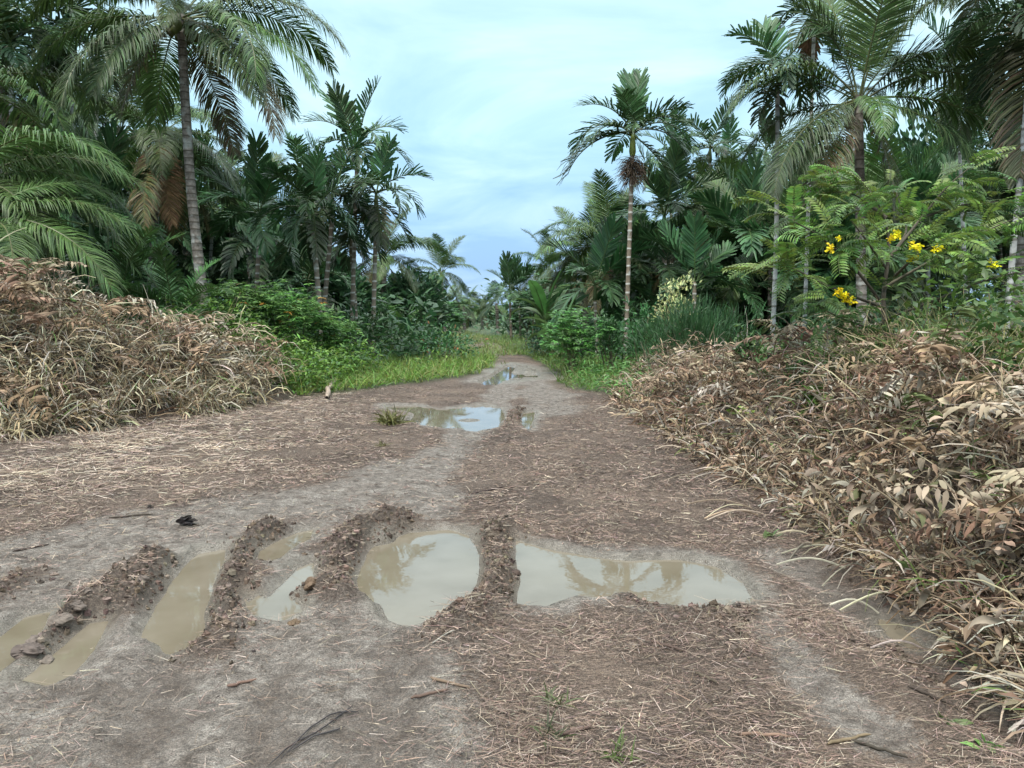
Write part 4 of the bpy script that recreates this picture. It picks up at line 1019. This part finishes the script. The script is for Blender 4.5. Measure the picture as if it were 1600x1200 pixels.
brush('dry_brush', 'tangled dead ferns and grass banked along the rutted track edge', xx, yy, zz, 30000, DRYP, (2.8, 2.3, 2.4, 2.2, 2.6), -.2, (.12, .42), 2.2)
n = 19000
xx = R.uniform(-11, -4.35, n) + R.normal(0, .12, n); yy = edge_left(xx) + np.abs(R.normal(0, 1.5, n)) - .1
zz = H(xx, yy) + cover_left(xx, yy) * R.random(n) ** .6
brush('dry_brush', 'high heap of dead grass and brush below the feathery palms', xx, yy, zz, 18000, DRYP, (3.0, 3.4, 1.4, 1.8, 1.8), .1, (.2, .7), 3.2)
for lab, xa, xb, fy, fc in (('loose dry stalks sticking out of the high dead heap', -10, -4.6, lambda x, m: edge_left(x) + R.uniform(.6, 3.2, m), cover_left), ('loose dry stalks sticking out of the brush bank by the rut', 0, 1, None, cover_right)):
    m = 420
    if fy: xx = R.uniform(xa, xb, m); yy = fy(xx, m)
    else: yy = R.uniform(4, 13, m); xx = edge_right(yy) + R.uniform(.3, 2.6, m)
    zz = H(xx, yy) + fc(xx, yy) * .6
    g = Geo(); leaves(g, np.stack([xx, yy, zz], -1), rand_dir(m, .25, 1), R.uniform(.35, .9, m), .009, R.uniform(.1, 1.5, m), pick([TAN, GREY, RUST, (.15, .11, .08)], m), S=6, prof='straw', roll=.8, wob=.10)
    solo('dry_stalks', g.mesh('dry_stalks', M_DRY), lab, 'stalks', kind='stuff')
# tall tan grass standing in the brush under the flowering shrub
n = 1500
xx = R.uniform(3.4, 5.8, n); yy = R.uniform(6.2, 8.5, n); zz = H(xx, yy) + .25
g = Geo(); leaves(g, np.stack([xx, yy, zz], -1), rand_dir(n, .5, 1), R.uniform(.5, 1.0, n), .012, R.uniform(.3, 1.4, n), pick([(.28, .25, .11), (.34, .28, .16), (.13, .17, .05)], n), S=5, prof='blade', roll=.8, wob=.06)
solo('tall_grass', g.mesh('tall_grass', M_DRY), 'tall tan-green grass standing under the flowering shrub', 'grass', kind='stuff')

# ------------------------------------------------------------------ green ground cover
def in_view(x, y): return np.abs(x) < .72 * y + 1
def cover(name, label, cat, n, x0, x1, y0, y1, keep, L, W, col, prof, zr, up, mat=M_LEAF, S=4, droop=(.3, 1.4), fold=.12, ydens=True, col2=None):
    yy = y0 * (y1 / y0) ** R.random(n * 3) if ydens else R.uniform(y0, y1, n * 3)
    xx = R.uniform(x0, x1, n * 3)
    k = keep(xx, yy) & in_view(xx, yy); xx, yy = xx[k][:n], yy[k][:n]; m = len(xx)
    zz = H(xx, yy) + R.random(m) ** 1.5 * zr * (np.clip(yy / 26, .6, 2.0) if cat == 'undergrowth' else 1) * (.5 + 1.0 * np.clip(.5 + fbm(xx * .9, yy * .9, 2, 2), 0, 1))
    c = jitter(col, m, .25, .08)
    if col2 is not None:
        q = R.random(m) < .3; c[q] = jitter(col2, int(q.sum()), .2)
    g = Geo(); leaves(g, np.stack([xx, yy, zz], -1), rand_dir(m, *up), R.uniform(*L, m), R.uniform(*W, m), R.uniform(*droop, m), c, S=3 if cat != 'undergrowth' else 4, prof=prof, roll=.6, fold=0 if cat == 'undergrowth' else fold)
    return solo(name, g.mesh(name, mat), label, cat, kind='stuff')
def verge(x, y):
    return (masks(x, y)[2] > .45)
def verge_l(x, y): return verge(x, y) & (x < road_left(y) + .4)
def verge_r(x, y): return verge(x, y) & (x > road_right(y) - .4)
cover('grass', 'short bright grass on the verge beside the areca clump', 'grass', 26000, -7, 1, 14, 50, verge_l, (.15, .5), (.010, .022), (.13, .23, .04), 'blade', .05, (.35, 1), S=4, fold=0, col2=(.20, .21, .06))
cover('grass', 'short green grass on the verge below the lone areca', 'grass', 18000, -3, 7, 12.5, 50, verge_r, (.15, .45), (.010, .022), (.11, .21, .04), 'blade', .05, (.35, 1), S=4, fold=0, col2=(.17, .19, .06))
cover('grass', 'sparse grass creeping over the track past the shallow puddle', 'grass', 12000, -9, 1.5, 19.5, 80, lambda x, y: (fbm(x * .7, y * .35, 3, 1) > np.where(x < .1, -.25, .0) + .5 * (y < 26) * (x > -.75)) & (x > road_left(y) - .6) & (x < road_right(y) + .4), (.12, .35), (.012, .03), (.12, .19, .045), 'blade', .03, (.35, 1), S=4, fold=0, col2=(.2, .2, .07))
cover('weeds', 'leafy bright green weeds in front of the cassava bushes', 'weeds', 11000, -6.5, -1.2, 13.5, 19, lambda x, y: verge(x, y) & (x < road_left(y) - .3) & (y > edge_left(x) - .2), (.07, .17), (.03, .06), (.13, .25, .04), 'leaf', .55, (-.1, .9), col2=(.06, .14, .035))
cover('weeds', 'leafy green weeds at the foot of the narrow-leaved bush', 'weeds', 7000, .8, 6, 12.5, 24, lambda x, y: x > road_right(y) + .25, (.07, .18), (.02, .05), (.08, .18, .04), 'leaf', .35, (-.1, .9), col2=(.09, .18, .04))
cover('weeds', 'fresh green creepers over the brush under the flowering shrub', 'weeds', 8000, 2.4, 7.5, 5.6, 11, lambda x, y: (x > edge_right(y) + 1.3) & (fbm(x * 1.3, y * 1.3, 2, 0) > -.1), (.06, .13), (.03, .06), (.10, .20, .04), 'leaf', 1.05, (-.2, .9), col2=(.06, .14, .04))
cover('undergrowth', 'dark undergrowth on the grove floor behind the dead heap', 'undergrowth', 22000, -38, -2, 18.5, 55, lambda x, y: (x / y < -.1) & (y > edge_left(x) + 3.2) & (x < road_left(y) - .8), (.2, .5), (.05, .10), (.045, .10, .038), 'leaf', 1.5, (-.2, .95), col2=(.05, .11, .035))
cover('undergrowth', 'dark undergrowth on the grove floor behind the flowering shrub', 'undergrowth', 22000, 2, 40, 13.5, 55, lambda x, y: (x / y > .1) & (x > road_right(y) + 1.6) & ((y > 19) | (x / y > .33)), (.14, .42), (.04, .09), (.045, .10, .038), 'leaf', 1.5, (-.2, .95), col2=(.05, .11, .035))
cover('undergrowth', 'green undergrowth around the far end of the track', 'undergrowth', 15000, -30, 30, 24, 110, lambda x, y: (x < road_left(y) - 1.2) | (x > road_right(y) + 1.2), (.3, .9), (.1, .25), (.05, .105, .045), 'leaf', 1.6, (-.1, .95))

for px, py, D, wd, c in ((1255, 545, 8.4, 70, (.10, .20, .05)), (1320, 530, 8.0, 90, (.12, .23, .05)), (1395, 528, 7.4, 90, (.09, .19, .05)), (1470, 540, 7.0, 100, (.13, .25, .05)), (1545, 520, 6.8, 100, (.08, .17, .05)), (1590, 565, 6.0, 90, (.13, .24, .05)), (1430, 585, 6.3, 60, (.14, .26, .05)), (1285, 590, 7.2, 45, (.13, .24, .05)), (1500, 600, 5.8, 55, (.12, .23, .05)), (1215, 520, 9.4, 70, (.08, .16, .045)), (1170, 505, 10.5, 60, (.07, .15, .045))):
    shrub('creeper_plant', 'fresh green leafy plant growing through the dead brush beneath the flowering shrub', px, py, D, wd, 'ovate', c, 330, 'green plants growing through the brush bank', 'plant', 6, .10, .05, clumps=14)
# ------------------------------------------------------------------ litter on the track
n = 420000
yy = 1.9 * (16 / 1.9) ** R.random(n); xx = R.uniform(-1, 1, n) * (.75 * yy + .6)
mud, wet, green, dark = masks(xx, yy)
den = np.clip(1.05 - .88 * mud - 1.5 * wet - .15 * dark, .06, 1) * (xx < edge_right(yy) + .4) * (yy < edge_left(xx) + .5) * (1 - green)
clump = np.clip(.5 + .9 * fbm(xx * 2.3, yy * 2.3, 3, 1), .08, 1)
k = R.random(n) < den * clump
xx, yy = xx[k], yy[k]; zz = H(xx, yy)
k = zz > WL + .004
xx, yy, zz = xx[k], yy[k], zz[k]; n = len(xx)
leftness = ss((-xx - 1.6) / 2) * ss((yy - 5) / 2.5)
c = pick([(.20, .145, .11), (.29, .215, .165), (.085, .064, .052), (.40, .32, .25)], n, .2, (3, 3, 2.6, 1.2))
pale = pick([(.50, .42, .32), (.44, .37, .30), (.37, .28, .20)], n, .2)
q = R.random(n) < (.05 + .70 * leftness); c[q] = pale[q]
az = R.uniform(0, 6.28, n)
D = np.stack([np.cos(az), np.sin(az) * .7, R.normal(.04, .10, n)], -1)
g = Geo(); leaves(g, np.stack([xx, yy, zz + .006 + .012 * R.random(n)], -1), D, (.015 + .095 * R.random(n) ** 2.2) * (1 + 1.1 * leftness), R.uniform(.0018, .0042, n) * np.clip(yy / 4, .8, 2.2), R.uniform(0, .12, n), c, S=2, prof='straw', roll=.4)
kf = R.random(n) < .3
m_ = int(kf.sum())
leaves(g, np.stack([xx, yy, zz + .008 + .01 * R.random(n)], -1)[kf] + R.normal(0, .03, (m_, 3)) * [1, 1, 0], rand_dir(m_, -.1, .45), R.uniform(.010, .032, m_) * np.clip(yy[kf] / 4, .8, 1.6), R.uniform(.003, .008, m_) * np.clip(yy[kf] / 4, .8, 1.6), .3, pick([(.09, .062, .048), (.16, .115, .085), (.26, .20, .15), (.055, .042, .036)], m_, .2), S=2, prof='straw', roll=.5)
solo('litter', g.mesh('litter', M_STRAW), 'fallen dry needles and straw scattered over the track', 'litter', kind='stuff')

# sticks, clods and odd pieces
def stick(label, pts, r, col, group=None, cat='stick', name='fallen_stick', lift=.01):
    W3 = []
    for px, py in pts:
        x, y = gp(px, py); W3.append((x, y, h1(x, y) + lift))
    o = np.array(W3[0]); P = np.array(W3) - o
    t = np.linspace(0, 1, 9); tk = np.linspace(0, 1, len(P)); P = np.stack([np.interp(t, tk, P[:, i]) for i in range(3)], -1) + R.normal(0, r * .4, (9, 3)) * np.array([1, 1, .3])
    g = Geo(); g.tube(P, r * np.interp(t, [0, .05, .9, 1], [.5, 1, .75, .3]), 6, col)
    return solo(name, g.mesh(name, M_TWIG, True), label, cat, tuple(o), group)
stick('short pale log lying by the weeds at the heap end', [(507, 625), (525, 602)], .05, (.27, .21, .165), cat='log', name='log', lift=.05)
stick('bent bleached stick in front of the rounded puddle', [(675, 1018), (700, 1005), (742, 998)], .005, (.22, .195, .17))
BK = 'thin blackened palm stalks on the grey mud'
for pts in ([(550, 1098), (500, 1140), (455, 1160), (420, 1195)], [(560, 1105), (520, 1112), (480, 1140), (440, 1185)], [(540, 1130), (490, 1150), (450, 1172)]):
    stick('thin blackened palm stalk lying on the grey mud track', pts, .0032, (.05, .045, .045), BK)
SG = 'dark sticks scattered over the litter'
for pts in ([(672, 1064), (735, 1080)], [(1085, 1052), (1125, 1070)], [(1290, 1165), (1360, 1140)], [(1270, 990), (1340, 1012), (1400, 1030)], [(905, 745), (960, 738)], [(735, 770), (790, 764)], [(170, 812), (240, 805)], [(20, 868), (78, 850)], [(1480, 1040), (1575, 1058)], [(1150, 1145), (1240, 1150)], [(1330, 1155), (1420, 1175)], [(880, 1150), (940, 1130)], [(1000, 1000), (1075, 1022)], [(1180, 700), (1260, 712)], [(1100, 760), (1190, 792)], [(640, 1092), (700, 1084)], [(1420, 1085), (1500, 1110)], [(355, 1075), (400, 1062)]):
    stick('dark weathered stick lying in the brown litter', pts, .007, pick([(.07, .05, .04), (.13, .09, .065)], 1)[0], SG)
PG = 'pale stems fallen from the dead brush'
for k in range(34):
    y = R.uniform(3.3, 7.5); x = edge_right(y) - R.uniform(-.1, .38); a = R.uniform(-.5, .9) + math.pi * (R.random() < .5); L = R.uniform(.2, .5)
    p0 = np.array([0, 0, 0]); e = np.array([math.cos(a) * L, math.sin(a) * L, 0])
    e[2] = h1(x + e[0], y + e[1]) - h1(x, y)
    t = np.linspace(0, 1, 7)[:, None]; P = p0 + e * t + np.array([0, 0, .05]) * np.sin(np.pi * t)
    g = Geo(); g.tube(P, np.full(7, R.uniform(.003, .007)), 5, pick([GREY, TAN, (.2, .16, .12)], 1)[0])
    solo('dead_twig', g.mesh('dead_twig', M_TWIG), 'pale dead twig lying at the foot of the brush by the rut', 'twig', (x, y, h1(x, y) + .012), PG)
def clod_mesh(col, sx, sy, sz):
    g = Geo(); nu, nv = 22, 15; th = np.linspace(0, 2 * math.pi, nu, endpoint=False); ph = np.linspace(.03, math.pi - .03, nv)
    V = np.stack([np.sin(ph)[:, None] * np.cos(th)[None], np.sin(ph)[:, None] * np.sin(th)[None], np.repeat(np.cos(ph)[:, None], nu, 1)], -1)
    q = R.uniform(0, 90, 3)
    d = 1 + .75 * fbm(V[..., 0] * 1.3 + q[0] + V[..., 2], V[..., 1] * 1.3 + q[1] - V[..., 2] * .7, 4, 1)
    d = np.round(d * 7) / 7 * .5 + d * .5
    V = V * d[..., None] * np.array([sx, sy, sz])
    i = np.arange(nv - 1)[:, None] * nu; j = np.arange(nu)[None]
    F = np.stack([i + j, i + nu + j, i + nu + (j + 1) % nu, i + (j + 1) % nu], -1)
    g.add(V, F, np.broadcast_to(np.asarray(col, float), V.shape).copy() * (1 + R.normal(0, .15, V.shape[:2] + (1,))))
    return g.mesh('mud_clod', M_MUD)
def clod(label, px, py, s, group=None, col=(.13, .105, .085)):
    x, y = gp(px, py); z = h1(x, y)
    solo('mud_clod', clod_mesh(col, s * R.uniform(.9, 1.5), s * R.uniform(.8, 1.1), s * .65), label, 'mud clod', (x, y, z - s * .05), group, rot=(0, 0, R.uniform(0, 6)))
M_MUD = leaf_mat('mud_lump', .8, .3, 0, .25, 18)
for px, py, s in ((193, 900, .034), (225, 925, .03), (120, 960, .036), (95, 980, .04), (60, 1000, .04), (45, 1020, .042), (140, 945, .03), (70, 1022, .034)):
    clod('lump of cracked grey mud in the row beside the brown puddles', px, py, s, 'mud clods along the row between the brown puddles', (.12, .095, .078))
for px, py, s in ((545, 850, .03), (528, 875, .034), (520, 905, .036), (535, 925, .03), (803, 890, .032), (770, 850, .028), (390, 860, .028), (360, 905, .03)):
    clod('dark lump of churned mud on a ridge between the puddles', px, py, s, 'dark mud clods on the ridges between the puddles', (.085, .062, .047))
g = Geo()
nu, nv = 6, 4
th = np.linspace(0, 2 * math.pi, nu, endpoint=False); ph = np.linspace(.1, math.pi - .1, nv)
BV = np.stack([np.sin(ph)[:, None] * np.cos(th)[None], np.sin(ph)[:, None] * np.sin(th)[None], np.repeat(np.cos(ph)[:, None], nu, 1)], -1).reshape(-1, 3)
i_ = np.arange(nv - 1)[:, None] * nu; j_ = np.arange(nu)[None]
BF = np.stack([i_ + j_, i_ + nu + j_, i_ + nu + (j_ + 1) % nu, i_ + (j_ + 1) % nu], -1).reshape(-1, 4)
PX, PY = [], []
for pts, wd, ht in RID:
    for (ax, ay), (bx, by) in zip(pts[:-1], pts[1:]):
        m = int(math.hypot(bx - ax, by - ay) * 420 * (wd / .12)); t_ = R.random(m)
        PX.append(ax + (bx - ax) * t_ + R.normal(0, wd * .75, m)); PY.append(ay + (by - ay) * t_ + R.normal(0, wd * .75, m))
PX, PY = np.concatenate(PX), np.concatenate(PY); PZ = H(PX, PY); k = PZ > WL + .012
PX, PY, PZ = PX[k], PY[k], PZ[k]; m = len(PX)
rs = .004 + .013 * R.random(m) ** 3
V = BV[None] * (1 + R.normal(0, .28, (m, len(BV), 1))) * (rs[:, None] * R.uniform(.7, 1.5, (m, 3)))[:, None, :] + np.stack([PX, PY, PZ], -1)[:, None]
F = BF[None] + (np.arange(m) * len(BV))[:, None, None]
g.add(V, F, np.repeat(pick([(.095, .068, .049), (.135, .10, .075), (.18, .138, .106), (.06, .044, .033)], m, .18)[:, None], len(BV), 1))
solo('mud_crumbs', g.mesh('mud_crumbs', M_MUD), 'crumbled mud strewn along the ridges between the puddles', 'mud crumbs', kind='stuff')
clod('brown fibrous lump of mud at the shallow puddle edge', 490, 925, .05, None, (.10, .065, .04))
clod('small dark husk-like clod in front of the shallow puddle', 459, 972, .03, None, (.10, .065, .04))
def husk(label, px, py, s):
    x, y = gp(px, py); z = h1(x, y)
    g = Geo(); n = 26
    leaves(g, R.normal(0, s * .2, (n, 3)) * [1.6, .7, .6], nrm(np.stack([np.ones(n), R.normal(0, .4, n), R.normal(.2, .4, n)], -1)), s * R.uniform(.8, 1.6, n), s * .5, .6, jitter((.035, .03, .028), n, .2), S=4, roll=1.2, fold=.3, wob=.2)
    solo('husk', g.mesh('husk', M_DRY), label, 'husk', (x, y, z + s * .35))
husk('black curled husk lying on the grey mud', 284, 818, .07)
husk('tiny black scrap of husk in the straw', 233, 794, .03)
# fallen green frond on the straw
fx, fy = gp(40, 762)
o = solo('fallen_frond', SALAK['mid'][0], 'green palm leaf lying flat on the straw', 'palm frond', (fx - .9, fy, h1(fx - .9, fy) + .02), rot=(0, rad(34), rad(-4)), sc=.42)
# small plants in the track
def tuft(label, px, py, s, n, col, kind='blade', group=None, name='grass_tuft', cat='grass tuft'):
    x, y = gp(px, py); z = h1(x, y)
    g = Geo(); leaves(g, R.normal(0, s * .22, (n, 3)) * [1, 1, 0], rand_dir(n, .15, 1), s * R.uniform(.6, 1.2, n), s * (.09 if kind == 'blade' else .38), .9, jitter(col, n, .2), S=4, prof=kind, roll=.6, fold=.1)
    solo(name, g.mesh(name, M_LEAF), label, cat, (x, y, z), group)
tuft('fresh green grass tuft alone on the brown litter', 965, 1178, .09, 22, (.13, .20, .05))
tuft('muddy trampled grass tuft between the sticks and litter', 868, 1100, .10, 26, (.09, .10, .045))
tuft('second muddy trampled grass tuft below the sparse one', 855, 1148, .10, 22, (.08, .10, .04))
tuft('tiny two-leaf seedling in the rutted mud', 1478, 1135, .07, 5, (.13, .22, .06), 'leaf', name='seedling', cat='seedling')
tuft('tiny round-leaf seedling at the rut side', 1538, 1180, .06, 6, (.15, .27, .06), 'leaf', name='seedling', cat='seedling')
tuft('low weed with a few green leaves at the brush foot', 1205, 842, .10, 12, (.12, .16, .06), 'leaf', name='weed', cat='weed')
tuft('bright lime leaves sprouting from the dead brush', 1162, 690, .18, 9, (.26, .36, .06), 'leaf', name='weed', cat='weed')
tuft('olive grass tuft beside the puddle with island', 610, 662, .28, 160, (.15, .15, .05))
tuft('small olive grass tuft on straw past the island puddle', 598, 697, .10, 30, (.17, .16, .06))
tuft('grassy islet tuft in the island puddle', 660, 648, .16, 40, (.12, .14, .05))
tuft('yellow-green sprig at the brush foot by the rut', 1560, 1040, .12, 9, (.22, .27, .06), 'leaf', name='weed', cat='weed')
